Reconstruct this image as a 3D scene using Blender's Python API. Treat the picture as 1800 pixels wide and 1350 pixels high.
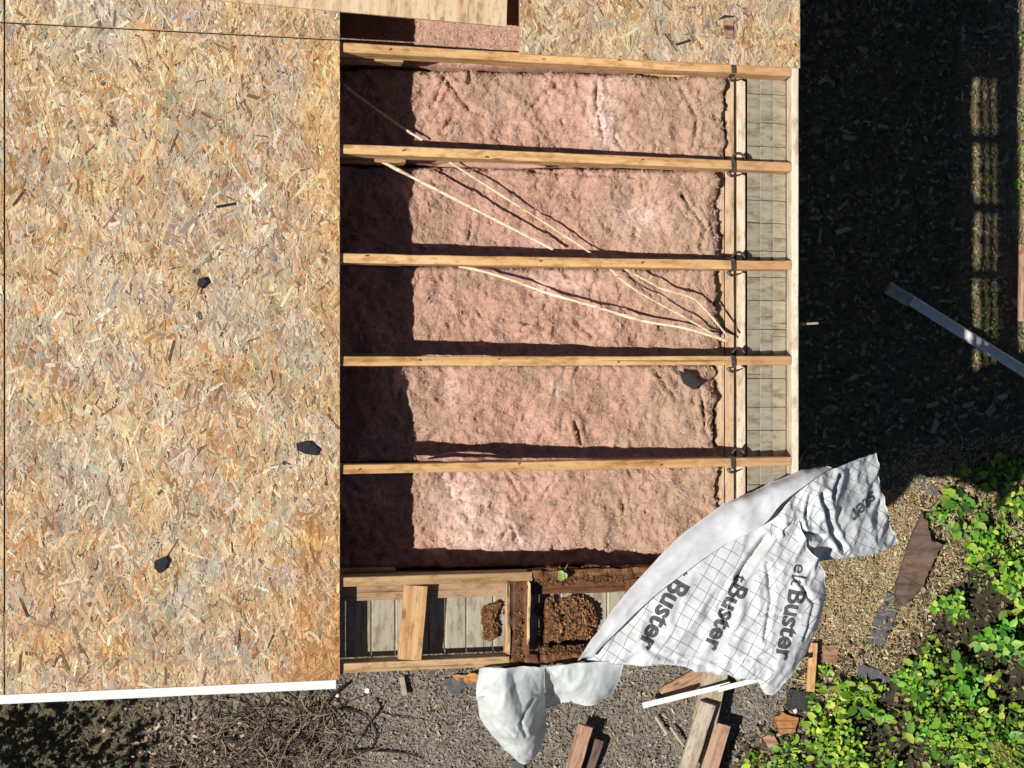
import bpy, bmesh, math, random
import numpy as np
from mathutils import Vector, Matrix, noise
from mathutils.bvhtree import BVHTree

for o in list(bpy.data.objects):
    bpy.data.objects.remove(o, do_unlink=True)
scene = bpy.context.scene
COL = scene.collection

# ------------------------------------------------------------------ camera
F = 2600.0            # focal length in pixels of the 1800 px wide picture
ZC = 8.28             # camera height
Z0 = 2.75             # roof plane height at X = 0
S = 0.23              # roof slope, falling towards +X
cam = bpy.data.cameras.new('Camera')
cam.sensor_fit = 'HORIZONTAL'
cam.sensor_width = 36.0
cam.lens = 36.0 * F / 1800.0
cam.clip_start = 0.05
cam.clip_end = 2000.0
camo = bpy.data.objects.new('Camera', cam)
camo.location = (0, 0, ZC)
COL.objects.link(camo)
scene.camera = camo

# ------------------------------------------------------------------ sky and sun
SUN_EL = math.radians(54.2)
SUN_AZ = math.atan2(0.29, 0.957)          # direction in which the light travels
world = bpy.data.worlds.new('World')
scene.world = world
world.use_nodes = True
wn = world.node_tree.nodes
wl = world.node_tree.links
bg = wn['Background']
sky = wn.new('ShaderNodeTexSky')
sky.sky_type = 'NISHITA'
sky.sun_disc = False
sky.sun_elevation = SUN_EL
sky.altitude = 1500.0
sky.air_density = 0.6
sky.dust_density = 0.3
back = Vector((-math.cos(SUN_AZ), -math.sin(SUN_AZ), 0))
sky.sun_rotation = math.atan2(back.x, back.y)
wl.new(sky.outputs[0], bg.inputs[0])
bg.inputs[1].default_value = 0.05
sun = bpy.data.lights.new('Sun', 'SUN')
sun.energy = 5.0
sun.angle = math.radians(0.5)
sun.color = (1.0, 0.955, 0.88)
suno = bpy.data.objects.new('Sun', sun)
ld = Vector((math.cos(SUN_AZ) * math.cos(SUN_EL), math.sin(SUN_AZ) * math.cos(SUN_EL), -math.sin(SUN_EL)))
suno.rotation_euler = ld.to_track_quat('-Z', 'Y').to_euler()
suno.location = (-6, -2, 12)
COL.objects.link(suno)
scene.view_settings.view_transform = 'Standard'
scene.view_settings.look = 'None'
scene.view_settings.gamma = 1.0
scene.view_settings.exposure = 0.25
scene.view_settings.use_curve_mapping = False

random.seed(7)
rng = np.random.default_rng(11)

# ------------------------------------------------------------------ coordinates
TH = math.atan(S)
NRM = Vector((math.sin(TH), 0, math.cos(TH)))
SLOPE = Vector((math.cos(TH), 0, -math.sin(TH)))


def G(px, py, z=0.0):
    t = ZC - z
    return Vector(((px - 900) / F * t, -(py - 675) / F * t, z))


def RP(px, py, h=0.0):
    a = (px - 900) / F
    t = (ZC - Z0 - h) / (1 - S * a)
    return Vector((a * t, -(py - 675) / F * t, ZC - t))


def RW(x, y, h=0.0):
    return Vector((x, y, Z0 - S * x)) + NRM * h


def fbm(x, y, z=0.0, oct=4, sc=1.0):
    v = 0.0
    a = 1.0
    f = sc
    for _ in range(oct):
        v += a * noise.noise(Vector((x * f, y * f, z * f + 3.7)))
        a *= 0.5
        f *= 2.03
    return v


# ------------------------------------------------------------------ object helpers
MATS = {}
WM = {}                # world matrices of what has been linked


def tag(o, label=None, cat=None, group=None, kind=None):
    if label:
        o['label'] = label
    if cat:
        o['category'] = cat
    if group:
        o['group'] = group
    if kind:
        o['kind'] = kind
    return o


def link(o, mw, parent=None):
    COL.objects.link(o)
    WM[o.name] = mw.copy()
    if parent is not None:
        o.parent = parent
        o.matrix_parent_inverse = Matrix.Identity(4)
        o.matrix_basis = WM[parent.name].inverted() @ mw
    else:
        o.matrix_basis = mw
    return o


def empty(name, loc):
    o = bpy.data.objects.new(name, None)
    o.empty_display_size = 0.05
    return link(o, Matrix.Translation(loc))


def mesh_obj(name, verts, faces, mat, parent=None, smooth=False, recentre=True, mw=None):
    """verts in world space (recentred) or in the local space of mw"""
    verts = [Vector(v) for v in verts]
    if mw is None:
        c = Vector((0, 0, 0))
        if recentre:
            xs = [v.x for v in verts]; ys = [v.y for v in verts]; zs = [v.z for v in verts]
            c = Vector(((min(xs) + max(xs)) / 2, (min(ys) + max(ys)) / 2, min(zs)))
        mw = Matrix.Translation(c)
        verts = [v - c for v in verts]
    me = bpy.data.meshes.new(name)
    me.from_pydata([tuple(v) for v in verts], [], faces)
    me.update()
    if smooth:
        me.polygons.foreach_set('use_smooth', [True] * len(me.polygons))
    me.materials.append(MATS[mat])
    o = bpy.data.objects.new(name, me)
    return link(o, mw, parent)


def np_mesh(name, V, Fc, mat, colors=None, parent=None, nper=4, smooth=False):
    """V (n,3) world coordinates, Fc (m,nper) faces, colors (m,3) one per face"""
    c = np.array([V[:, 0].mean(), V[:, 1].mean(), V[:, 2].min()])
    me = bpy.data.meshes.new(name)
    me.vertices.add(len(V))
    me.vertices.foreach_set('co', (V - c).astype(np.float32).ravel())
    me.loops.add(Fc.size)
    me.loops.foreach_set('vertex_index', Fc.astype(np.int32).ravel())
    me.polygons.add(len(Fc))
    me.polygons.foreach_set('loop_start', np.arange(0, Fc.size, nper, dtype=np.int32))
    me.polygons.foreach_set('loop_total', np.full(len(Fc), nper, dtype=np.int32))
    me.update(calc_edges=True)
    if colors is not None:
        at = me.color_attributes.new('tint', 'FLOAT_COLOR', 'CORNER')
        cc = np.ones((len(Fc), nper, 4), np.float32)
        cc[:, :, :3] = colors[:, None, :]
        at.data.foreach_set('color', cc.ravel())
    if smooth:
        me.polygons.foreach_set('use_smooth', [True] * len(Fc))
    me.materials.append(MATS[mat])
    o = bpy.data.objects.new(name, me)
    return link(o, Matrix.Translation(Vector(c)), parent)


# ------------------------------------------------------------------ materials
def new_mat(name):
    m = bpy.data.materials.new(name)
    m.use_nodes = True
    nt = m.node_tree
    b = nt.nodes['Principled BSDF']
    b.inputs['Roughness'].default_value = 0.8
    b.inputs['Specular IOR Level'].default_value = 0.25
    MATS[name] = m
    return m, nt, b


def ramp(nt, stops):
    r = nt.nodes.new('ShaderNodeValToRGB')
    el = r.color_ramp.elements
    el[0].position, el[0].color = stops[0][0], (*stops[0][1], 1)
    el[1].position, el[1].color = stops[-1][0], (*stops[-1][1], 1)
    for p, c in stops[1:-1]:
        e = el.new(p)
        e.color = (*c, 1)
    return r


def noise_node(nt, vec, scale, detail=4, rough=0.55):
    n = nt.nodes.new('ShaderNodeTexNoise')
    n.inputs['Scale'].default_value = scale
    n.inputs['Detail'].default_value = detail
    n.inputs['Roughness'].default_value = rough
    if vec is not None:
        nt.links.new(vec, n.inputs['Vector'])
    return n


def mix_col(nt, a, b, fac, mode='MIX'):
    m = nt.nodes.new('ShaderNodeMix')
    m.data_type = 'RGBA'
    m.blend_type = mode
    for s, v in ((0, fac), (6, a), (7, b)):
        if hasattr(v, 'is_linked') or hasattr(v, 'links'):
            nt.links.new(v, m.inputs[s])
        elif isinstance(v, tuple):
            m.inputs[s].default_value = (*v, 1)
        else:
            m.inputs[s].default_value = v
    return m.outputs[2]


def bump(nt, bsdf, height, dist, strength=1.0):
    b = nt.nodes.new('ShaderNodeBump')
    b.inputs['Distance'].default_value = dist
    b.inputs['Strength'].default_value = strength
    nt.links.new(height, b.inputs['Height'])
    nt.links.new(b.outputs[0], bsdf.inputs['Normal'])


def obj_vec(nt, scale=(1, 1, 1), rnd=True):
    tc = nt.nodes.new('ShaderNodeTexCoord')
    mp = nt.nodes.new('ShaderNodeMapping')
    mp.inputs['Scale'].default_value = scale
    nt.links.new(tc.outputs['Object'], mp.inputs['Vector'])
    if rnd:
        oi = nt.nodes.new('ShaderNodeObjectInfo')
        vm = nt.nodes.new('ShaderNodeVectorMath')
        vm.operation = 'SCALE'
        vm.inputs[0].default_value = (37.0, 91.0, 53.0)
        nt.links.new(oi.outputs['Random'], vm.inputs['Scale'])
        nt.links.new(vm.outputs[0], mp.inputs['Location'])
    return mp.outputs[0]


def wood(name, light, dark, stain, stain_amt=0.5, grain=45.0, knots=True, rough=0.75, bmp=0.0012, vary=1.0):
    m, nt, b = new_mat(name)
    v1 = obj_vec(nt, (1.6, grain, grain))
    g = noise_node(nt, v1, 1.0, 5, 0.6)
    r = ramp(nt, [(0.3, dark), (0.52, light), (0.75, tuple(min(1, c * 1.12) for c in light))])
    nt.links.new(g.outputs[0], r.inputs[0])
    v2 = obj_vec(nt, (2.2, 9, 9))
    s = noise_node(nt, v2, 1.0, 4, 0.6)
    sr = ramp(nt, [(0.48, (0, 0, 0)), (0.72, (1, 1, 1))])
    nt.links.new(s.outputs[0], sr.inputs[0])
    mul = nt.nodes.new('ShaderNodeMath'); mul.operation = 'MULTIPLY'
    mul.inputs[1].default_value = stain_amt
    nt.links.new(sr.outputs[0], mul.inputs[0])
    c = mix_col(nt, r.outputs[0], stain, mul.outputs[0])
    if knots:
        vk = obj_vec(nt, (3.0, 9.0, 9.0))
        vo = nt.nodes.new('ShaderNodeTexVoronoi')
        vo.inputs['Scale'].default_value = 1.0
        nt.links.new(vk, vo.inputs['Vector'])
        kr = ramp(nt, [(0.06, (1, 1, 1)), (0.11, (0, 0, 0))])
        nt.links.new(vo.outputs['Distance'], kr.inputs[0])
        c = mix_col(nt, c, tuple(x * 0.35 for x in dark), kr.outputs[0])
    vc = obj_vec(nt, (1.1, 95, 95))
    cn = noise_node(nt, vc, 1.0, 2, 0.5)
    cr = ramp(nt, [(0.27, (0.22, 0.16, 0.12)), (0.33, (1, 1, 1))])
    nt.links.new(cn.outputs[0], cr.inputs[0])
    c = mix_col(nt, c, cr.outputs[0], 0.8, 'MULTIPLY')
    vd = obj_vec(nt, (14, 40, 40))
    dn = noise_node(nt, vd, 1.0, 5, 0.7)
    dr = ramp(nt, [(0.36, (0.62, 0.54, 0.46)), (0.52, (1, 1, 1))])
    nt.links.new(dn.outputs[0], dr.inputs[0])
    c = mix_col(nt, c, dr.outputs[0], 0.95, 'MULTIPLY')
    oi = nt.nodes.new('ShaderNodeObjectInfo')
    br = ramp(nt, [(0.0, (0.80, 0.74, 0.66)), (0.5, (0.98, 0.95, 0.92)), (1.0, (1.1, 1.1, 1.1))])
    nt.links.new(oi.outputs['Random'], br.inputs[0])
    c = mix_col(nt, c, br.outputs[0], vary, 'MULTIPLY')
    nt.links.new(c, b.inputs['Base Color'])
    b.inputs['Roughness'].default_value = rough
    bump(nt, b, g.outputs[0], bmp)
    return m


wood('fir_fresh', (0.66, 0.45, 0.21), (0.50, 0.30, 0.11), (0.55, 0.33, 0.14), 0.5)
def tail_stain(name, x0, colour):
    nt = MATS[name].node_tree
    b = nt.nodes['Principled BSDF']
    src = b.inputs['Base Color'].links[0].from_socket
    tc = nt.nodes.new('ShaderNodeTexCoord')
    sx = nt.nodes.new('ShaderNodeSeparateXYZ')
    nt.links.new(tc.outputs['Object'], sx.inputs[0])
    n = noise_node(nt, obj_vec(nt, (6, 40, 40)), 1.0, 4, 0.7)
    ad = nt.nodes.new('ShaderNodeMath'); ad.operation = 'MULTIPLY_ADD'
    ad.inputs[1].default_value = 0.5
    nt.links.new(n.outputs[0], ad.inputs[0])
    nt.links.new(sx.outputs[0], ad.inputs[2])
    mr = nt.nodes.new('ShaderNodeMapRange')
    mr.inputs[1].default_value = x0 + 0.05
    mr.inputs[2].default_value = x0 + 0.5
    mr.inputs[4].default_value = 0.5
    nt.links.new(ad.outputs[0], mr.inputs[0])
    c = mix_col(nt, src, colour, mr.outputs[0])
    nt.links.new(c, b.inputs['Base Color'])


wood('fir_rafter', (0.69, 0.445, 0.215), (0.48, 0.255, 0.095), (0.52, 0.27, 0.095), 0.8)
tail_stain('fir_rafter', 1.86, (0.47, 0.26, 0.15))
wood('fir_tail', (0.62, 0.40, 0.20), (0.46, 0.25, 0.10), (0.45, 0.20, 0.09), 0.8)
wood('fir_aged', (0.55, 0.38, 0.21), (0.36, 0.22, 0.11), (0.28, 0.15, 0.07), 0.7)
wood('plywood', (0.76, 0.60, 0.41), (0.58, 0.40, 0.235), (0.70, 0.50, 0.31), 0.5, grain=38, knots=False, bmp=0.0006)
wood('rotten', (0.19, 0.088, 0.045), (0.028, 0.014, 0.009), (0.30, 0.135, 0.055), 0.6, grain=55, knots=False, bmp=0.006)
wood('grey_soffit', (0.41, 0.375, 0.295), (0.34, 0.305, 0.235), (0.37, 0.32, 0.24), 0.3, grain=60, knots=False, bmp=0.0004, vary=0.12)
wood('grey_board', (0.46, 0.41, 0.33), (0.26, 0.21, 0.16), (0.33, 0.22, 0.14), 0.6, grain=50, bmp=0.002)
wood('red_board', (0.42, 0.27, 0.19), (0.24, 0.13, 0.085), (0.32, 0.17, 0.11), 0.6, grain=45, bmp=0.002)
wood('plate_wood', (0.50, 0.37, 0.25), (0.38, 0.25, 0.16), (0.42, 0.24, 0.15), 0.5, grain=45)
wood('pale_lath', (0.80, 0.71, 0.54), (0.62, 0.47, 0.28), (0.66, 0.50, 0.30), 0.3, grain=160, knots=False)
wood('white_paint', (0.70, 0.63, 0.52), (0.52, 0.43, 0.32), (0.42, 0.30, 0.20), 0.75, grain=40, knots=False, rough=0.5, bmp=0.0005)
wood('brown_scrap', (0.12, 0.082, 0.066), (0.055, 0.04, 0.035), (0.19, 0.115, 0.08), 0.6, grain=30, knots=False, bmp=0.003)
wood('orange_scrap', (0.42, 0.20, 0.07), (0.25, 0.10, 0.03), (0.50, 0.30, 0.13), 0.6, grain=60, knots=False, bmp=0.003)


def simple(name, c1, c2, scale, rough=0.8, bmp=0.0, bscale=None, metal=0.0):
    m, nt, b = new_mat(name)
    v = obj_vec(nt)
    n = noise_node(nt, v, scale, 5, 0.62)
    r = ramp(nt, [(0.35, c1), (0.65, c2)])
    nt.links.new(n.outputs[0], r.inputs[0])
    nt.links.new(r.outputs[0], b.inputs['Base Color'])
    b.inputs['Roughness'].default_value = rough
    b.inputs['Metallic'].default_value = metal
    if bmp:
        n2 = noise_node(nt, v, bscale or scale * 4, 4, 0.6)
        bump(nt, b, n2.outputs[0], bmp)
    return m


simple('white_metal', (0.74, 0.74, 0.74), (0.84, 0.84, 0.83), 6, 0.35)
simple('dark_strap', (0.05, 0.045, 0.045), (0.16, 0.12, 0.10), 60, 0.5, metal=0.4)
simple('felt_black', (0.018, 0.018, 0.02), (0.045, 0.043, 0.045), 200, 0.9, 0.002, 400)
simple('shingle_grey', (0.07, 0.07, 0.08), (0.14, 0.135, 0.14), 160, 0.95, 0.002, 500)
simple('shingle_dark', (0.022, 0.022, 0.025), (0.06, 0.058, 0.06), 160, 0.95, 0.002, 500)
simple('pipe_metal', (0.62, 0.62, 0.59), (0.74, 0.74, 0.71), 14, 0.35)
simple('pipe_end', (0.28, 0.29, 0.27), (0.40, 0.41, 0.38), 30, 0.6)
simple('bark', (0.05, 0.035, 0.025), (0.15, 0.105, 0.075), 90, 0.9, 0.002, 120)
simple('root_dark', (0.018, 0.014, 0.012), (0.05, 0.038, 0.03), 70, 0.9)
simple('wall_paint', (0.42, 0.40, 0.34), (0.50, 0.48, 0.42), 8, 0.7)
simple('plaster', (0.35, 0.33, 0.30), (0.45, 0.43, 0.40), 8, 0.9)
simple('ink', (0.06, 0.065, 0.07), (0.11, 0.115, 0.12), 60, 0.7)
simple('stone_white', (0.62, 0.60, 0.56), (0.80, 0.79, 0.76), 40, 0.8)
simple('stem_green', (0.10, 0.16, 0.03), (0.18, 0.22, 0.06), 40, 0.7)


def tint_mat(name, rough=0.8, var=0.25, scale=400, translucent=0.0, bmp=0.0):
    m, nt, b = new_mat(name)
    a = nt.nodes.new('ShaderNodeVertexColor')
    a.layer_name = 'tint'
    v = obj_vec(nt, rnd=False)
    n = noise_node(nt, v, scale, 3, 0.6)
    r = ramp(nt, [(0.3, (1 - var,) * 3), (0.7, (1 + 0.0,) * 3)])
    nt.links.new(n.outputs[0], r.inputs[0])
    c = mix_col(nt, a.outputs[0], r.outputs[0], 1.0, 'MULTIPLY')
    nt.links.new(c, b.inputs['Base Color'])
    b.inputs['Roughness'].default_value = rough
    if bmp:
        bump(nt, b, n.outputs[0], bmp)
    if translucent:
        tr = nt.nodes.new('ShaderNodeBsdfTranslucent')
        nt.links.new(c, tr.inputs[0])
        ms = nt.nodes.new('ShaderNodeMixShader')
        ms.inputs[0].default_value = translucent
        nt.links.new(b.outputs[0], ms.inputs[1])
        nt.links.new(tr.outputs[0], ms.inputs[2])
        nt.links.new(ms.outputs[0], nt.nodes['Material Output'].inputs[0])
    return m


tint_mat('strands', 0.7, 0.28, 260)
tint_mat('litter', 0.85, 0.3, 200)
tint_mat('leaf', 0.42, 0.2, 60, 0.28)
simple('osb_core', (0.36, 0.24, 0.12), (0.55, 0.40, 0.21), 140, 0.8, 0.001, 200)

# pink glass-wool
m, nt, b = new_mat('wool')
v = obj_vec(nt)
n1 = noise_node(nt, v, 5.0, 5, 0.6)
r1 = ramp(nt, [(0.32, (0.42, 0.28, 0.205)), (0.50, (0.52, 0.31, 0.235)), (0.66, (0.61, 0.375, 0.30))])
nt.links.new(n1.outputs[0], r1.inputs[0])
n2 = noise_node(nt, v, 55.0, 7, 0.78)
r2 = ramp(nt, [(0.30, (0.50, 0.44, 0.41)), (0.46, (0.92, 0.91, 0.90)), (0.72, (1.12, 1.12, 1.1))])
nt.links.new(n2.outputs[0], r2.inputs[0])
c = mix_col(nt, r1.outputs[0], r2.outputs[0], 1.0, 'MULTIPLY')
at = nt.nodes.new('ShaderNodeAttribute'); at.attribute_name = 'dirt'
c = mix_col(nt, c, (0.46, 0.33, 0.225), at.outputs['Fac'])
at2 = nt.nodes.new('ShaderNodeAttribute'); at2.attribute_name = 'pale'
c = mix_col(nt, c, (0.82, 0.60, 0.54), at2.outputs['Fac'])
nt.links.new(c, b.inputs['Base Color'])
b.inputs['Roughness'].default_value = 1.0
b.inputs['Specular IOR Level'].default_value = 0.05
n3 = noise_node(nt, v, 95.0, 7, 0.75)
bump(nt, b, n3.outputs[0], 0.006)

# underlayment: white woven sheet; the printed side carries a line grid
def cloth_mat(name, base, grid, bands=()):
    m, nt, b = new_mat(name)
    v = obj_vec(nt, rnd=False)
    n = noise_node(nt, v, 9, 4, 0.6)
    r = ramp(nt, [(0.35, tuple(x * 0.8 for x in base)), (0.6, base)])
    nt.links.new(n.outputs[0], r.inputs[0])
    c = r.outputs[0]
    if grid:
        tc = nt.nodes.new('ShaderNodeTexCoord')
        sx = nt.nodes.new('ShaderNodeSeparateXYZ')
        nt.links.new(tc.outputs['UV'], sx.inputs[0])
        outs = []
        for ax in (0, 1):
            mo = nt.nodes.new('ShaderNodeMath'); mo.operation = 'PINGPONG'
            mo.inputs[1].default_value = 0.5 * grid
            nt.links.new(sx.outputs[ax], mo.inputs[0])
            lt = nt.nodes.new('ShaderNodeMath'); lt.operation = 'LESS_THAN'
            lt.inputs[1].default_value = 0.0014
            nt.links.new(mo.outputs[0], lt.inputs[0])
            outs.append(lt)
        mx = nt.nodes.new('ShaderNodeMath'); mx.operation = 'MAXIMUM'
        nt.links.new(outs[0].outputs[0], mx.inputs[0])
        nt.links.new(outs[1].outputs[0], mx.inputs[1])
        # blank bands in which the lettering stands
        fac = mx.outputs[0]
        for (A, nn) in bands:
            vs_ = nt.nodes.new('ShaderNodeVectorMath'); vs_.operation = 'SUBTRACT'
            nt.links.new(tc.outputs['UV'], vs_.inputs[0])
            vs_.inputs[1].default_value = (A.x, A.y, 0)
            dt = nt.nodes.new('ShaderNodeVectorMath'); dt.operation = 'DOT_PRODUCT'
            nt.links.new(vs_.outputs[0], dt.inputs[0])
            dt.inputs[1].default_value = (nn.x, nn.y, 0)
            cp = nt.nodes.new('ShaderNodeMath'); cp.operation = 'COMPARE'
            cp.inputs[1].default_value = 0.033
            cp.inputs[2].default_value = 0.045
            nt.links.new(dt.outputs['Value'], cp.inputs[0])
            sb = nt.nodes.new('ShaderNodeMath'); sb.operation = 'SUBTRACT'
            sb.use_clamp = True
            nt.links.new(fac, sb.inputs[0])
            nt.links.new(cp.outputs[0], sb.inputs[1])
            fac = sb.outputs[0]
        c = mix_col(nt, c, (0.27, 0.29, 0.31), fac)
    nt.links.new(c, b.inputs['Base Color'])
    b.inputs['Roughness'].default_value = 0.5
    b.inputs['Specular IOR Level'].default_value = 0.35
    tr = nt.nodes.new('ShaderNodeBsdfTranslucent')
    nt.links.new(c, tr.inputs[0])
    ms = nt.nodes.new('ShaderNodeMixShader')
    ms.inputs[0].default_value = 0.12
    nt.links.new(b.outputs[0], ms.inputs[1])
    nt.links.new(tr.outputs[0], ms.inputs[2])
    nt.links.new(ms.outputs[0], nt.nodes['Material Output'].inputs[0])


def uv_dir(p0, p1):
    """origin and normal, in the sheet's own metric, of a column of lettering given by its baseline"""
    a = RP(*p0); b2 = RP(*p1)
    A = Vector((a.x * TU.x + a.y * TU.y + 10, a.x * TV.x + a.y * TV.y + 10))
    B = Vector((b2.x * TU.x + b2.y * TU.y + 10, b2.x * TV.x + b2.y * TV.y + 10))
    d = (B - A).normalized()
    return A, Vector((-d.y, d.x))


TXT = math.radians(238)          # reading direction of the lettering, in plan
TU = Vector((math.cos(TXT), math.sin(TXT)))
TV = Vector((-math.sin(TXT), math.cos(TXT)))
COLS = [((1184, 1010), (1115, 1140)), ((1286, 1020), (1232, 1145)), ((1386, 1032), (1356, 1180))]
cloth_mat('sheet_print', (0.79, 0.81, 0.825), 0.043, [uv_dir(*c) for c in COLS])
cloth_mat('sheet_flap', (0.72, 0.745, 0.76), 0.048, [uv_dir((1533, 872), (1476, 916))])
cloth_mat('sheet_blank', (0.71, 0.72, 0.745), 0)
cloth_mat('sheet_tail', (0.70, 0.74, 0.73), 0)

# ground: soil, bark mulch and dry straw, mixed by zone masks on the mesh; shade is painted in too
m, nt, b = new_mat('soil')
v = obj_vec(nt, rnd=False)
n1 = noise_node(nt, v, 55, 6, 0.75)
r1 = ramp(nt, [(0.34, (0.06, 0.047, 0.035)), (0.5, (0.21, 0.18, 0.145)), (0.68, (0.36, 0.315, 0.26))])
nt.links.new(n1.outputs[0], r1.inputs[0])
n2 = noise_node(nt, v, 75, 6, 0.75)
r2 = ramp(nt, [(0.34, (0.16, 0.105, 0.05)), (0.5, (0.42, 0.31, 0.16)), (0.68, (0.58, 0.46, 0.27))])
nt.links.new(n2.outputs[0], r2.inputs[0])
a1 = nt.nodes.new('ShaderNodeAttribute'); a1.attribute_name = 'straw'
c = mix_col(nt, r1.outputs[0], r2.outputs[0], a1.outputs['Fac'])
a2 = nt.nodes.new('ShaderNodeAttribute'); a2.attribute_name = 'shade_soil'  # darker soil tone painted in for house, left and thicket shade
a3 = nt.nodes.new('ShaderNodeAttribute'); a3.attribute_name = 'plant_shade'  # near-black tone painted in for the shade between plants
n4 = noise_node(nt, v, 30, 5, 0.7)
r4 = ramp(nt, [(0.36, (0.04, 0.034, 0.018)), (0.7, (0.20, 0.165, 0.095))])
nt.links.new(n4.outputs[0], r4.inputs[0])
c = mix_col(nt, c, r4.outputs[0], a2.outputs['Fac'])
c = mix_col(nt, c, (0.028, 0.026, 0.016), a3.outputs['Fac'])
nt.links.new(c, b.inputs['Base Color'])
b.inputs['Roughness'].default_value = 0.95
n3 = noise_node(nt, v, 90, 5, 0.7)
bump(nt, b, n3.outputs[0], 0.012)


# ------------------------------------------------------------------ generic shapes
def board_mesh(L, W, T, seg=10, cham=0.0025, jit=0.0008, rot=0.0, seed=0.0, bow=0.0):
    """box along local X with chamfered long edges and a little unevenness"""
    ch = min(cham, 0.3 * T, 0.3 * W)
    w, t = W / 2, T / 2
    sec = [(-w + ch, -t), (w - ch, -t), (w, -t + ch), (w, t - ch), (w - ch, t), (-w + ch, t), (-w, t - ch), (-w, -t + ch)]
    vs, fs = [], []
    n = len(sec)
    for i in range(seg + 1):
        x = -L / 2 + L * i / seg
        for (y, z) in sec:
            k = noise.noise(Vector((x * 9 + seed, y * 30 + seed * 2, z * 30)))
            k2 = noise.noise(Vector((x * 9 + seed + 40, y * 30, z * 30 + seed)))
            dx = 0
            f = 1.0
            if rot:
                big = noise.noise(Vector((x * 28 + seed, y * 60, z * 60)))
                bite = max(0.0, big) * rot
                f = 1.0 - bite
                if i in (0, seg):
                    dx = noise.noise(Vector((y * 90 + seed, z * 90, 5))) * 0.03 * rot
            bw = bow * math.cos(math.pi * x / L * 1.6 + seed) if bow else 0.0
            vs.append((x + dx, y * f + k * jit + bw, z * f + k2 * jit))
    for i in range(seg):
        for j in range(n):
            a = i * n + j
            bq = i * n + (j + 1) % n
            fs.append((a, bq, bq + n, a + n))
    fs.append(tuple(reversed(range(n))))
    fs.append(tuple(range(seg * n, seg * n + n)))
    return vs, fs


def board(name, p0, p1, W, T, mat, up=(0, 0, 1), parent=None, **kw):
    p0 = Vector(p0); p1 = Vector(p1)
    d = p1 - p0
    L = d.length
    ex = d.normalized()
    ey = Vector(up).cross(ex).normalized()
    ez = ex.cross(ey).normalized()
    M = Matrix.Identity(4)
    for i in range(3):
        M[i][0] = ex[i]; M[i][1] = ey[i]; M[i][2] = ez[i]
        M[i][3] = (p0[i] + p1[i]) / 2
    kw.setdefault('seg', max(3, int(L / 0.08)))
    kw.setdefault('seed', random.random() * 50)
    vs, fs = board_mesh(L, W, T, **kw)
    return mesh_obj(name, vs, fs, mat, parent, mw=M)


def catmull(pts, n):
    out = []
    P = [Vector(p) for p in pts]
    P = [P[0] * 2 - P[1]] + P + [P[-1] * 2 - P[-2]]
    for i in range(1, len(P) - 2):
        for k in range(n):
            t = k / n
            a, bb, c, d = P[i - 1], P[i], P[i + 1], P[i + 2]
            out.append(0.5 * ((2 * bb) + (c - a) * t + (2 * a - 5 * bb + 4 * c - d) * t * t + (3 * bb - a - 3 * c + d) * t ** 3))
    out.append(P[-2])
    return out


def tube(pts, rad, n=6, taper=True, flat=1.0):
    vs, fs = [], []
    P = [Vector(p) for p in pts]
    N = len(P)
    for i, p in enumerate(P):
        d = (P[min(i + 1, N - 1)] - P[max(i - 1, 0)]).normalized()
        side = d.cross(Vector((0, 0, 1)))
        if side.length < 1e-3:
            side = Vector((1, 0, 0))
        side.normalize()
        up = side.cross(d)
        r = rad(i / (N - 1)) if callable(rad) else rad
        for k in range(n):
            a = 2 * math.pi * k / n
            vs.append(p + side * math.cos(a) * r + up * math.sin(a) * r * flat)
    for i in range(N - 1):
        for k in range(n):
            a = i * n + k
            b2 = i * n + (k + 1) % n
            fs.append((a, b2, b2 + n, a + n))
    fs.append(tuple(reversed(range(n))))
    fs.append(tuple(range((N - 1) * n, N * n)))
    return vs, fs


def in_poly(x, y, poly):
    c = False
    j = len(poly) - 1
    for i in range(len(poly)):
        xi, yi = poly[i]; xj, yj = poly[j]
        if (yi > y) != (yj > y) and x < (xj - xi) * (y - yi) / (yj - yi) + xi:
            c = not c
        j = i
    return c


def poly_dist(x, y, poly):
    """signed distance, positive inside"""
    d = 1e9
    for i in range(len(poly)):
        ax, ay = poly[i]; bx, by = poly[(i + 1) % len(poly)]
        dx, dy = bx - ax, by - ay
        t = max(0, min(1, ((x - ax) * dx + (y - ay) * dy) / (dx * dx + dy * dy + 1e-12)))
        d = min(d, math.hypot(x - ax - t * dx, y - ay - t * dy))
    return d if in_poly(x, y, poly) else -d


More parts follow.
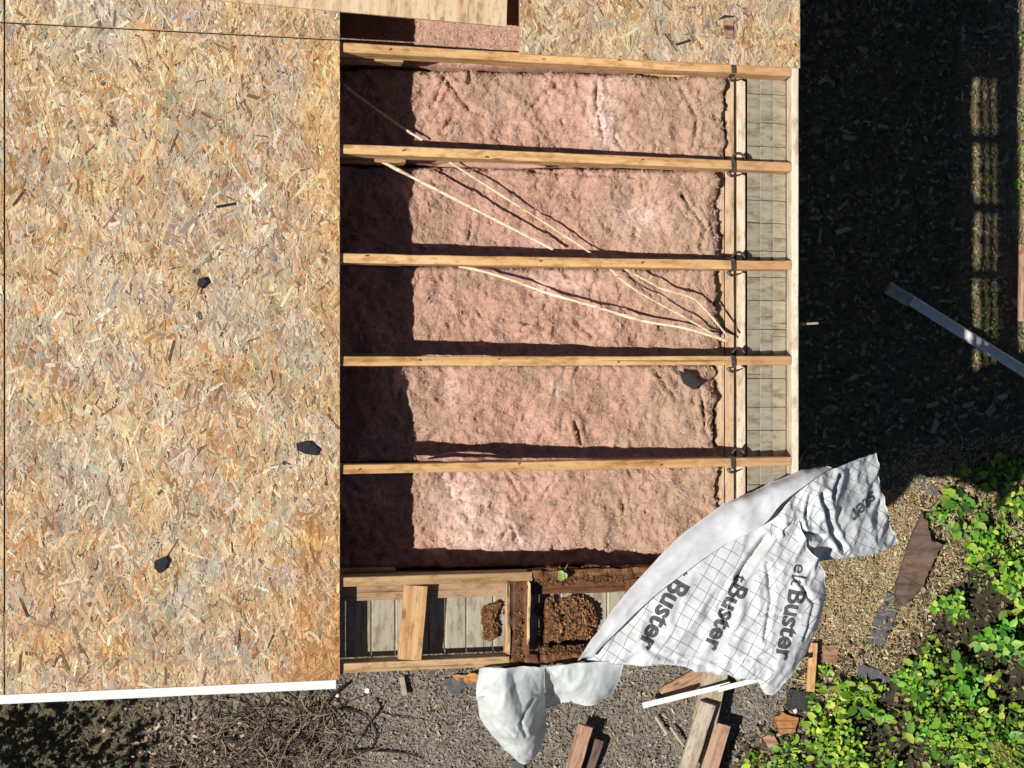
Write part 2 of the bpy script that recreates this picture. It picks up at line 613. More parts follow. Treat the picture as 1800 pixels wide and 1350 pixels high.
def slab(name, pts, zb, th, mat, parent=None, rough=0.006, seed=0, tilt=None, lift=0.02):
    """an irregular flat scrap of real thickness: outline in world xy"""
    c = Vector((sum(p[0] for p in pts) / len(pts), sum(p[1] for p in pts) / len(pts), zb))
    out = []
    for i in range(len(pts)):
        a = Vector(pts[i][:2]); b2 = Vector(pts[(i + 1) % len(pts)][:2])
        n = max(1, int((b2 - a).length / 0.02))
        for k in range(n):
            p = a.lerp(b2, k / n)
            q = noise.noise(Vector((p.x * 60 + seed, p.y * 60, seed)))
            q2 = noise.noise(Vector((p.x * 60 + seed, p.y * 60, seed + 9)))
            out.append((p.x + q * rough, p.y + q2 * rough))
    bm = bmesh.new()
    top = [bm.verts.new((x - c.x, y - c.y, th)) for x, y in out]
    f = bm.faces.new(top)
    bmesh.ops.recalc_face_normals(bm, faces=[f])
    bmesh.ops.triangulate(bm, faces=[f])
    bmesh.ops.subdivide_edges(bm, edges=bm.edges[:], cuts=1, use_grid_fill=True)
    r = bmesh.ops.extrude_face_region(bm, geom=bm.faces[:])
    for vtx in [g for g in r['geom'] if isinstance(g, bmesh.types.BMVert)]:
        vtx.co.z -= th
    for vtx in bm.verts:
        w = noise.noise(Vector(((vtx.co.x + c.x) * 12 + seed, (vtx.co.y + c.y) * 12, seed)))
        vtx.co.z += abs(w) * lift
        if tilt:
            vtx.co.z += vtx.co.x * tilt[0] + vtx.co.y * tilt[1]
    bmesh.ops.recalc_face_normals(bm, faces=bm.faces[:])
    me = bpy.data.meshes.new(name)
    bm.to_mesh(me); bm.free()
    me.materials.append(MATS[mat])
    o = bpy.data.objects.new(name, me)
    return link(o, Matrix.Translation(c), parent)


# ================================================================== GROUND
TAN = [G(*p)[:2] for p in ((1420, 830), (1540, 850), (1600, 800), (1830, 790), (1830, 900), (1700, 960), (1620, 1080), (1540, 1180), (1440, 1240), (1400, 1180), (1400, 960))]
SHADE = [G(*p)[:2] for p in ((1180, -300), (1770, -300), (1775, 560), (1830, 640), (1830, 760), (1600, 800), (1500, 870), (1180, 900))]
GREEN = [G(*p)[:2] for p in ((1650, 880), (1720, 830), (1880, 760), (1880, 1450), (1230, 1450), (1290, 1345), (1400, 1290), (1440, 1200), (1560, 1150), (1600, 1060), (1680, 985))]
SHADE_L = [G(*p)[:2] for p in ((-300, 1100), (330, 1150), (260, 1290), (400, 1345), (420, 1500), (-300, 1500))]
STRIP = [G(*p)[:2] for p in ((1790, -300), (2300, -300), (2300, 700), (1830, 690), (1790, 560))]


def sm(d, w):
    t = max(0.0, min(1.0, d / w * 0.5 + 0.5))
    return t * t * (3 - 2 * t)


def gz(x, y):
    return 0.035 * fbm(x, y, 0, 3, 1.2) + 0.012 * fbm(x, y, 5, 2, 9.0)


def build_ground():
    xs = np.concatenate([[-300, -60, -15, -6], np.arange(-3.4, 3.6, 0.03), [6, 15, 60, 300]])
    ys = np.concatenate([[-300, -60, -15, -6], np.arange(-2.9, 2.9, 0.03), [6, 15, 60, 300]])
    nx, ny = len(xs), len(ys)
    V, st, shd, pshd = [], [], [], []
    for y in ys:
        for x in xs:
            if -3.4 <= x <= 3.6 and -2.9 <= y <= 2.9:
                w = 0.12 * fbm(x, y, 2, 3, 4)
                a = max(sm(poly_dist(x, y, TAN) + w, 0.12), 0.8 * sm(poly_dist(x, y, STRIP) + w, 0.08),
                        0.55 * sm(poly_dist(x, y, [(2.5, 1.9), (2.78, 1.9), (2.78, 0.2), (2.5, 0.2)]) + w, 0.1))  # lighter ground painted in along the row of sun patches
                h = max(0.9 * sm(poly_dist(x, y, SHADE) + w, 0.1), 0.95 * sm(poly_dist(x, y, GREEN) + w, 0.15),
                        0.85 * sm(poly_dist(x, y, SHADE_L) + w, 0.15))
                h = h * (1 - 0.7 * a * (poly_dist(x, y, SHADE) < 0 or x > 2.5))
                V.append((x, y, gz(x, y)))
            else:
                a, h = 0.4, 0.3
                V.append((x, y, 0.0))
            st.append(a); shd.append(h)
            pshd.append(0.75 * max(sm(poly_dist(x, y, GREEN) - 0.08 + 0.12 * fbm(x, y, 2, 3, 4), 0.15), 0) if -3.4 <= x <= 3.6 and -2.9 <= y <= 2.9 else 0.0)
    fs = [(j * nx + i, j * nx + i + 1, (j + 1) * nx + i + 1, (j + 1) * nx + i) for j in range(ny - 1) for i in range(nx - 1)]
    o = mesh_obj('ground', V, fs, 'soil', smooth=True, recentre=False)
    for nm, dat in (('straw', st), ('shade_soil', shd), ('plant_shade', pshd)):
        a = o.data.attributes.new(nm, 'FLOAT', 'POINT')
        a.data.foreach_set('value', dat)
    tag(o, 'brown soil strewn with mulch and dry straw around the house', 'ground', kind='structure')


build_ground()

# ================================================================== HOUSE BODY
# rafters stand at these heights of the picture (world Y)
RY = [1.225, 0.852, 0.464, 0.088, -0.306, -0.722]
XR, XF = -3.2, 1.091            # ridge and back of the fascia


def ins_z(x):
    return 2.545 - (x + 0.33) * 0.093


house = empty('house', (0.3, 0.5, 0))
tag(house, 'painted clapboard house below the opened roof', 'house')
# eave wall and gable wall, lap boards one by one
for k in range(15):
    z = 0.02 + 0.155 * k
    board('clapboard', (0.915, -0.74, z + 0.08), (0.915, 4.2, z + 0.08), 0.17, 0.014, 'wall_paint', up=(1, 0, 0.09), parent=house, seg=6)
    board('clapboard', (-4.5, -0.752, z + 0.08), (0.93, -0.752, z + 0.08), 0.17, 0.014, 'wall_paint', up=(0, -1, 0.09), parent=house, seg=6)
mesh_obj('sheathing', [(0.88, -0.72, 0), (0.9, -0.72, 0), (0.9, 4.2, 0), (0.88, 4.2, 0), (0.88, -0.72, 2.36), (0.9, -0.72, 2.36), (0.9, 4.2, 2.36), (0.88, 4.2, 2.36)],
         [(0, 1, 2, 3), (4, 7, 6, 5), (0, 4, 5, 1), (1, 5, 6, 2), (2, 6, 7, 3), (3, 7, 4, 0)], 'plate_wood', house)
gx = [(-4.5, 0), (0.87, 0), (0.87, 2.4), (0.87, Z0 - S * 0.87 - 0.12), (-3.2, Z0 + S * 3.2 - 0.12), (-4.5, 2.9)]
gv = [(x, -0.735, z) for x, z in gx] + [(x, -0.755 + 0.03, z) for x, z in gx]
n6 = len(gx)
mesh_obj('sheathing', gv, [tuple(range(n6)), tuple(reversed(range(n6, 2 * n6)))] + [(i, (i + 1) % n6, (i + 1) % n6 + n6, i + n6) for i in range(n6)], 'plate_wood', house)
mesh_obj('ceiling', [(-4.5, -0.7, 2.27), (0.87, -0.7, 2.27), (0.87, 4.2, 2.27), (-4.5, 4.2, 2.27), (-4.5, -0.7, 2.3), (0.87, -0.7, 2.3), (0.87, 4.2, 2.3), (-4.5, 4.2, 2.3)],
         [(0, 3, 2, 1), (4, 5, 6, 7), (0, 1, 5, 4), (1, 2, 6, 5), (2, 3, 7, 6), (3, 0, 4, 7)], 'plaster', house)

# ================================================================== ROOF FRAME
frame = empty('timber_framing', (0.2, 0.0, 2.3))
tag(frame, 'opened roof framing with pale rafters, ladder overhang and a rotten lower corner', 'roof frame')


def rafter(y, mat, x0=XR, x1=XF, W=0.0345, T=0.089, name='rafter', label=None, **kw):
    o = board(name, RW(x0, y, -T / 2), RW(x1, y, -T / 2), W, T, mat, up=NRM, parent=frame, **kw)
    if label:
        o['label'] = label
    return o


XT = 0.86                       # where the redder rafter tails begin: one board, its end stained
rafters = []
for i, y in enumerate(RY[:5]):
    rafters.append(rafter(y, 'fir_rafter', seg=70, bow=0.005, jit=0.0022))
for y in (1.62, 2.02, 2.42, 2.82, 3.22):
    rafter(y, 'fir_fresh')
# last rafter over the gable wall: sound on the left, rotten on the right
rafter(RY[5], 'fir_aged', x1=0.075, label='sound left half of the gable rafter')
rafter(RY[5] + 0.006, 'rotten', x0=0.078, seg=90, rot=0.5, jit=0.005, label='rotten dark brown right half of the gable rafter')
# fly rafter of the rake
rafter(-1.036, 'fir_aged', x1=-0.01, name='fly_rafter', W=0.036, label='pale left half of the outer rake board')
rafter(-1.036, 'rotten', x0=-0.008, name='fly_rafter', seg=90, rot=0.7, W=0.042, jit=0.005, label='rotten right half of the outer rake board')
# flat lookouts of the overhang
for px, W, mat, rr, lb in ((727, 0.086, 'fir_tail', 0, 'sound flat block of the overhang ladder'), (912, 0.085, 'rotten', 0.55, 'split rotten block of the overhang ladder'),
                           (1120, 0.085, 'rotten', 0.4, None), (430, 0.086, 'fir_aged', 0, None), (190, 0.086, 'fir_aged', 0, None)):
    x = RP(px, 1090).x
    dx = -0.012 if px == 727 else 0.0
    o = board('lookout', RW(x + dx * -1, -0.744, -0.021), RW(x + dx, -1.016, -0.021), W, 0.036, mat, up=NRM, parent=frame, rot=rr, seg=30 if rr else 6)
    if lb:
        o['label'] = lb
    if px == 912:
        # light splintered edges left on both sides of the rotten core
        board('splinter', RW(x - 0.036, -0.744, -0.010), RW(x - 0.042, -1.01, -0.012), 0.018, 0.03, 'fir_aged', up=NRM, parent=o, seg=40, rot=0.75, jit=0.005)
        board('splinter', RW(x + 0.038, -0.744, -0.012), RW(x + 0.036, -0.98, -0.014), 0.012, 0.03, 'fir_aged', up=NRM, parent=o, seg=40, rot=0.75, jit=0.005)
# nailer on the wall head inside the overhang
board('nailer', RW(-2.9, -0.772, -0.066), RW(0.06, -0.772, -0.066), 0.055, 0.03, 'plate_wood', up=NRM, parent=frame, seg=40)
board('nailer', RW(0.08, -0.772, -0.066), RW(1.05, -0.772, -0.066), 0.055, 0.03, 'rotten', up=NRM, parent=frame, seg=40, rot=0.3)
# fascia along the eave
board('fascia_board', (1.107, -1.056, Z0 - S * 1.106 - 0.0615), (1.107, 3.6, Z0 - S * 1.106 - 0.0615), 0.027, 0.13, 'white_paint', parent=frame, seg=60, jit=0.0012)

# soffit of the eave: short overlapping boards, louvred so that sun patches reach the ground
soff = empty('soffit', RW(1.0, 0, -0.12)); soff.parent = frame
soff.matrix_basis = WM[frame.name].inverted() @ WM[soff.name]
for r in range(3):
    xk = 0.949 + 0.0527 * r
    y = -0.70
    k = 0
    while y < 2.3:
        w = 0.100 + 0.012 * math.sin(k * 2.3)
        ua = RW(xk, 0, -0.088); ub = RW(xk + 0.0557, 0, -0.1010)
        nn = (ub - ua).cross(Vector((0, 1, 0))).normalized()
        dz = 0.0008 * math.sin(k * 5.1 + r)
        board('plank', ua + Vector((0, y + w / 2, dz)), ub + Vector((0, y + w / 2, dz)), w, 0.003, 'grey_soffit', up=nn if nn.z > 0 else -nn, parent=soff, seg=2, cham=0.0008, jit=0.0002)
        y += w + 0.0022
        k += 1
# soffit of the rake: planks across the overhang
rsof = empty('soffit', RW(-0.5, -0.9, -0.12)); rsof.parent = frame
rsof.matrix_basis = WM[frame.name].inverted() @ WM[rsof.name]
x = -1.3
while x < 1.05:
    w = 0.088 + 0.012 * math.sin(x * 31)
    board('plank', RW(x + w / 2, -0.757, -0.098 + 0.002 * math.sin(x * 17)), RW(x + w / 2, -1.014, -0.098), w, 0.012, 'grey_soffit', up=NRM, parent=rsof, seg=5, cham=0.004)
    x += w + 0.0012
# wall head: two plates and the painted top of the frieze
zpl = 2.385
for (x0, x1, z, mat, nm) in ((0.807, 0.846, zpl, 'plate_wood', 'top_plate'), (0.849, 0.884, zpl + 0.006, 'plate_wood', 'top_plate'),
                             (0.886, 0.892, zpl - 0.01, 'dark_strap', 'flashing'), (0.894, 0.928, zpl + 0.014, 'white_paint', 'frieze_board')):
    board(nm, ((x0 + x1) / 2, -0.70, z - 0.03), ((x0 + x1) / 2, 3.6, z - 0.03), x1 - x0, 0.07, mat, parent=frame, seg=50, jit=0.0015)
# ceiling joists beside the rafters and struts under them
for y in RY[:5] + [1.62, 2.02]:
    board('joist', (-3.0, y + 0.002, 2.345), (0.80, y + 0.002, 2.345), 0.036, 0.085, 'fir_aged', parent=frame)
for px, y, d in ((718, RY[0], 0.006), (722, RY[1], 0.0), (716, RY[2], 0.006), (700, RY[3], 0.012), (705, RY[5] + 0.012, 0)):
    xx = RP(px, 600).x
    board('strut', RW(-1.3, y + 0.004, -0.20), RW(xx, y - 0.004 + d, -0.132 - 0.02), 0.036, 0.08, 'fir_aged', up=NRM, parent=frame, seg=12)

# bent nails left where the old deck was pulled off
for i, y in enumerate(RY[:5]):
    for q in range(3):
        x = -0.45 + 0.46 * q + 0.11 * math.sin(i * 2.7 + q * 1.9)
        p = RW(x, y + 0.006 * math.sin(q * 4.0 + i), 0.0)
        tip = p + NRM * 0.009 + Vector((0.003 * math.sin(q + i), 0.006 * math.cos(q * 2.0 + i), 0))
        v2, f2 = tube([p - NRM * 0.01, p + NRM * 0.006, tip], 0.0019, 5)
        mesh_obj('nail', v2, f2, 'dark_strap', rafters[i])

# metal ties over the rafters: strap across the top, curled end on one side, bent tab on the other
def tie(y, i):
    x = 0.856 + 0.006 * math.sin(i * 3.1)
    hw = 0.0205
    zt = 0.0025
    w = 0.017
    prof = [(y + hw + 0.002, -0.10), (y + hw + 0.0025, -0.03), (y + hw, zt), (y, zt + 0.001), (y - hw, zt), (y - hw - 0.0025, -0.03), (y - hw - 0.003, -0.06)]
    vs, fs = [], []
    for q, (yy, h) in enumerate(prof):
        sh = 0.004 * (q - 3)
        for dx in (-w / 2, w / 2):
            for dh in (0, 0.0022):
                p = RW(x + dx + sh * 0.5, yy + (dh if q < 2 else (-dh if q > 4 else 0)), h + (dh if 2 <= q <= 4 else 0))
                vs.append(p)
    for q in range(len(prof) - 1):
        a = q * 4; b2 = a + 4
        fs += [(a, a + 2, b2 + 2, b2), (a + 1, b2 + 1, b2 + 3, a + 3), (a, b2, b2 + 1, a + 1), (a + 2, a + 3, b2 + 3, b2 + 2)]
    fs += [(0, 1, 3, 2), (len(vs) - 4, len(vs) - 2, len(vs) - 1, len(vs) - 3)]
    o = mesh_obj('hurricane_tie', vs, fs, 'dark_strap', rafters[i])
    # curl
    pts = []
    for k in range(11):
        a = math.radians(-20 + 200 * k / 10)
        pts.append(RW(x + 0.045 + 0.024 * math.cos(a), y + hw + 0.006 + 0.026 * math.sin(a), -0.055 - 0.001 * k))
    v2, f2 = tube(pts, 0.0055, 6, flat=1.3)
    mesh_obj('strap_curl', v2, f2, 'dark_strap', rafters[i], smooth=True)
    pts = [RW(x, y - hw - 0.003, -0.055), RW(x + 0.012, y - hw - 0.018, -0.05), RW(x + 0.04, y - hw - 0.014, -0.06), RW(x + 0.066, y - hw - 0.006, -0.07)]
    v2, f2 = tube(catmull(pts, 4), lambda t: 0.008 * (1 - 0.75 * t), 6, flat=0.8)
    mesh_obj('strap_tab', v2, f2, 'dark_strap', rafters[i], smooth=True)


for i in range(5):
    tie(RY[i], i)

# ================================================================== SHEATHING
PAL = np.array([(0.62, 0.43, 0.245), (0.80, 0.66, 0.44), (0.55, 0.29, 0.11), (0.28, 0.165, 0.09), (0.50, 0.46, 0.32), (0.41, 0.33, 0.26), (0.70, 0.50, 0.28), (0.12, 0.075, 0.05)])


def np_noise(x, y, sc, seed):
    return np.array([noise.noise(Vector((a * sc, b2 * sc, seed))) for a, b2 in zip(x, y)])


def osb(x0, x1, y0, y1, label, name='osb_sheet', h0=0.001, vis=None, orange=True, ang=90.0):
    th = 0.0115
    root = empty(name, RW((x0 + x1) / 2, (y0 + y1) / 2, h0))
    tag(root, label, 'roof sheathing', 'strand board sheets')
    L = (x1 - x0) / math.cos(TH)
    board('panel', RW(x0, (y0 + y1) / 2, h0 + th / 2), RW(x1, (y0 + y1) / 2, h0 + th / 2), y1 - y0, th, 'osb_core', up=NRM, parent=root, seg=8, jit=0.0)
    vx0, vx1, vy0, vy1 = vis or (x0, x1, y0, y1)
    area = (vx1 - vx0) * (vy1 - vy0)
    layers = []
    for li, (dens, l0, l1, w0, w1, hlo, hhi) in enumerate(((6500, 0.04, 0.10, 0.010, 0.028, 0.0002, 0.0008), (6500, 0.025, 0.085, 0.006, 0.021, 0.0007, 0.0014), (7000, 0.012, 0.045, 0.002, 0.0055, 0.0013, 0.0019), (330, 0.015, 0.06, 0.007, 0.020, 0.0017, 0.0023))):
        n = int(area * dens)
        cx = rng.uniform(vx0, vx1, n); cy = rng.uniform(vy0, vy1, n)
        a = np.radians(ang) + rng.normal(0, 0.55 if li < 3 else 0.9, n)
        ln = rng.uniform(l0, l1, n) * rng.uniform(0.6, 1.0, n); wd = rng.uniform(w0, w1, n)
        hh = rng.uniform(hlo, hhi, n)
        ca, sa = np.cos(a), np.sin(a)
        gre = np_noise(cx, cy, 3.0, 1.0 + x0) * 1.5; org = np_noise(cx, cy, 4.5, 7.0 + x0) * 1.5; pale = np_noise(cx, cy, 9.0, 13.0 + x0) * 1.4
        broad = np_noise(cx, cy, 1.7, 23.0 + x0)
        t1 = np_noise(cx, cy, 8.0, 31.0 + x0); t2 = np_noise(cx, cy, 11.0, 37.0 + x0); t3 = np_noise(cx, cy, 24.0, 41.0 + x0); gry = np.clip(np_noise(cx, cy, 2.4, 43.0 + x0) * 2.0 - 0.3, 0, 1)
        edge = np.clip((cx - (vx1 - 0.17)) / 0.12, 0, 1) * np.clip(0.7 + np_noise(cx, cy, 6.0, 3.3) * 1.5, 0, 1) if orange else np.zeros(n)
        rot = np.clip(1.25 - np.hypot(cx - vx1, (cy - vy0) * 0.42) / 0.20 + np_noise(cx, cy, 14.0, 5.5) * 0.9, 0, 1) if orange else np.zeros(n)
        wts = np.stack([np.full(n, 0.32), 0.24 + 0.35 * np.clip(pale, 0, 1), 0.10 + 0.35 * np.clip(org, 0, 1) + 0.35 * edge + 0.8 * rot, np.full(n, 0.075) + 0.12 * rot,
                        0.07 + 0.55 * np.clip(gre, 0, 1), 0.05 + 0.35 * np.clip(-gre - 0.05, 0, 1), np.full(n, 0.24), np.full(n, 0.022)], 1)
        if li == 2:
            wts[:, 1] += 0.6; wts[:, 3] += 0.25; wts[:, 7] += 0.12
        if li == 3:
            wts *= np.array([0.5, 0.6, 1.6, 2.0, 1.4, 2.0, 0.6, 0.6])
        wts /= wts.sum(1, keepdims=True)
        u = rng.random(n)
        idx = (u[:, None] > np.cumsum(wts, 1)).sum(1).clip(0, 7)
        colr = PAL[idx] * rng.uniform(0.70, 1.18, (n, 1)) * (1 + 0.14 * broad)[:, None] * (1 + rng.normal(0, 0.035, (n, 3)))
        colr *= (1 + 0.30 * t3)[:, None]
        colr *= np.stack([1.03 + 0.10 * t1, 0.985 + 0.0 * t1, 0.99 - 0.27 * t1], 1)
        colr *= (1 + 0.22 * t2)[:, None]
        lum = colr.mean(1, keepdims=True)
        gq = (gry * 0.3)[:, None]
        colr = colr * (1 - gq) + gq * lum * np.array([1.03, 1.01, 0.84])
        eo = (edge * 0.45)[:, None]
        colr = colr * (1 - eo) + eo * lum * np.array([1.75, 1.0, 0.42])
        rr = np.clip(rot * 0.75, 0, 0.75)[:, None]
        colr = colr * (1 - rr) + rr * lum * np.array([1.55, 0.75, 0.26])
        layers.append((cx, cy, ca, sa, ln, wd, hh, np.clip(colr, 0.01, 0.85)))
    cx, cy, ca, sa, ln, wd, hh, colr = [np.concatenate([l[i] for l in layers]) for i in range(8)]
    n = len(cx)
    tilt = rng.normal(0, 0.035, (n, 2))
    corners = [(-0.5, -0.5), (0.5, -0.35), (0.5, 0.5), (-0.5, 0.4)]
    V = np.zeros((n, 4, 3))
    for k, (a, b2) in enumerate(corners):
        jl = rng.uniform(0.8, 1.1, n); jw = rng.uniform(0.5, 1.1, n)
        lx = a * ln * jl; ly = b2 * wd * jw
        X = np.clip(cx + (lx * ca - ly * sa) * math.cos(TH), x0 + 0.0008, x1 - 0.0008)
        Y = np.clip(cy + lx * sa + ly * ca, y0 + 0.0008, y1 - 0.0008)
        H = h0 + th + hh + np.abs(lx * tilt[:, 0]) * 0.3 + ly * tilt[:, 1] * 2
        H = np.maximum(H, h0 + th + 0.0001)
        V[:, k, 0] = X + NRM.x * H
        V[:, k, 1] = Y
        V[:, k, 2] = Z0 - S * X + NRM.z * H
    Fc = np.arange(n * 4).reshape(n, 4)
    s = np_mesh('strand_surface', V.reshape(-1, 3), Fc, 'strands', colr, root)
    s['kind'] = 'stuff'
    return root


XE = -0.628
YL = -1.074
osb(-1.755, XE, YL, 1.247, 'large weathered strand board sheet left of the opening, long seam along its top')
osb(-2.95, -1.7595, YL, 1.247, 'strand board sheet showing as a sliver at the far left edge', vis=(-2.1, -1.7595, YL, 1.247), orange=False)
osb(-1.755, XE, 1.2515, 3.6, 'strand board sheet above the long seam, partly under the pale plywood', vis=(-1.755, XE, 1.2515, 1.75), orange=False)
osb(-2.95, -1.7595, 1.2515, 3.6, 'strand board sheet at the far upper left corner', vis=(-2.1, -1.7595, 1.2515, 1.75), orange=False)
osb(0.026, 1.122, 1.2335, 3.6, 'strand board sheet at the upper right above the opening', vis=(0.026, 1.122, 1.2335, 1.75), orange=False)
# far slope beyond the ridge, outside the picture, closes the attic
o = mesh_obj('far_slope', [(-2.955, -1.07, Z0 + S * 2.955 - 0.005), (-2.955, 3.6, Z0 + S * 2.955 - 0.005), (-4.9, 3.6, 2.6), (-4.9, -1.07, 2.6),
                           (-2.955, -1.07, Z0 + S * 2.955 + 0.008), (-2.955, 3.6, Z0 + S * 2.955 + 0.008), (-4.9, 3.6, 2.615), (-4.9, -1.07, 2.615)],
             [(0, 1, 2, 3), (4, 7, 6, 5), (0, 4, 5, 1), (1, 5, 6, 2), (2, 6, 7, 3), (3, 7, 4, 0)], 'osb_core')
tag(o, 'boarded far roof slope beyond the ridge', 'roof sheathing')

# pale plywood sheet laid askew over the top bay
pr = empty('plywood_sheet', RW(-0.6, 1.6, 0.015))
tag(pr, 'pale new plywood sheet laid askew over the top bay', 'plywood sheet')
ang = math.atan2(0.036, 1.076)
d0 = Vector((-0.011, 1.329)); ux = Vector((-math.cos(ang), math.sin(ang))); uy = Vector((math.sin(ang), math.cos(ang)))
hP = 0.016 + 0.006
cs = [d0 + ux * 0.61, d0 + ux * 0.61 + uy * 0.9]
board('panel', RW(cs[0].x, cs[0].y, hP), RW(cs[1].x, cs[1].y, hP), 1.22, 0.012, 'plywood', up=NRM, parent=pr, seg=10, jit=0.0004, cham=0.001)
kn = RP(777, 33, hP + 0.007)
v2, f2 = tube([kn, kn + NRM * 0.0015], 0.008, 9)
mesh_obj('knot', v2, f2, 'orange_scrap', pr)

# white metal drip edge along the rake, left of the opening
def drip(x0, x1, label):
    prof = [(YL + 0.03, 0.0145), (YL - 0.030, 0.0145), (YL - 0.033, 0.011), (YL - 0.033, -0.035), (YL - 0.042, -0.045), (YL - 0.041, -0.047), (YL - 0.0315, -0.036), (YL - 0.0315, 0.0105), (YL - 0.029, 0.0125), (YL + 0.03, 0.0125)]
    prof = [(YL - 0.001, 0.0125), (YL - 0.030, 0.0125), (YL - 0.033, 0.010), (YL - 0.033, -0.035), (YL - 0.042, -0.045), (YL - 0.041, -0.047), (YL - 0.0315, -0.036), (YL - 0.0315, 0.0085), (YL - 0.029, 0.0105), (YL - 0.001, 0.0105)]
    N = len(prof)
    segs = 14
    vs, fs = [], []
    for i in range(segs + 1):
        x = x0 + (x1 - x0) * i / segs
        wob = 0.002 * noise.noise(Vector((x * 5, 1, 1)))
        for (yy, h) in prof:
            vs.append(RW(x, yy + wob * (yy < YL - 0.01), h))
    for i in range(segs):
        for j in range(N):
            a = i * N + j; b2 = i * N + (j + 1) % N
            fs.append((a, b2, b2 + N, a + N))
    fs += [tuple(range(N)), tuple(reversed(range(segs * N, segs * N + N)))]
    o = mesh_obj('drip_edge', vs, fs, 'white_metal')
    tag(o, label, 'metal trim')


drip(-2.95, -0.642, 'long white metal drip edge under the lower edge of the strand board')

# ================================================================== INSULATION
BAYS = [(RY[1], RY[0]), (RY[2], RY[1]), (RY[3], RY[2]), (RY[4], RY[3]), (RY[5], RY[4])]
LAB = ['pink insulation batt with deep folds in the topmost bay', 'pink insulation batt under the thin crossing lath strips, second bay from top',
       'pink insulation batt in the middle bay below three thin lath strips', 'pink insulation batt with a small dark hole at its right end, fourth bay from top',
       'brightest pink insulation batt in the lowest bay, partly under the white sheet']


def gauss(x, y, cx, cy, sx, sy):
    return math.exp(-((x - cx) / sx) ** 2 - ((y - cy) / sy) ** 2)


def seg_d(x, y, a, b2):
    dx, dy = b2[0] - a[0], b2[1] - a[1]
    t = max(0, min(1, ((x - a[0]) * dx + (y - a[1]) * dy) / (dx * dx + dy * dy)))
    return math.hypot(x - a[0] - t * dx, y - a[1] - t * dy)


def IP(px, py):                       # photo point on the wool surface
    p = G(px, py, 2.5)
    return (p.x, p.y)


CREASE = {
    0: [[(725, 118), (760, 112), (790, 150), (825, 195), (850, 205)], [(790, 115), (775, 160), (760, 190)], [(820, 112), (828, 145), (815, 165)], [(905, 130), (950, 125), (978, 150), (955, 165), (925, 200)], [(1050, 140), (1048, 180), (1058, 230)], [(1200, 150), (1230, 200), (1220, 260)], [(775, 235), (800, 205)]],
    1: [[(760, 300), (900, 296), (1000, 305), (1130, 310)], [(830, 380), (825, 420)], [(1200, 340), (1245, 400), (1235, 430)]],
    2: [[(1100, 480), (1150, 520)], [(880, 560), (960, 575)], [(1010, 560), (1040, 590)]],
    3: [[(1195, 650), (1215, 670), (1235, 685), (1245, 760)], [(1010, 740), (1022, 780)], [(1150, 650), (1190, 700)]],
    4: [[(890, 830), (915, 870)], [(1095, 880), (1100, 920)], [(880, 945), (900, 925), (910, 950)]],
}
PALE = {0: [(1060, 180, 30, 70), (1075, 240, 25, 30)], 1: [(1120, 380, 50, 30)], 2: [(980, 500, 60, 20)], 3: [(793, 690, 14, 30), (975, 685, 12, 14)], 4: [(810, 860, 45, 40), (835, 920, 70, 50), (900, 950, 90, 20)]}


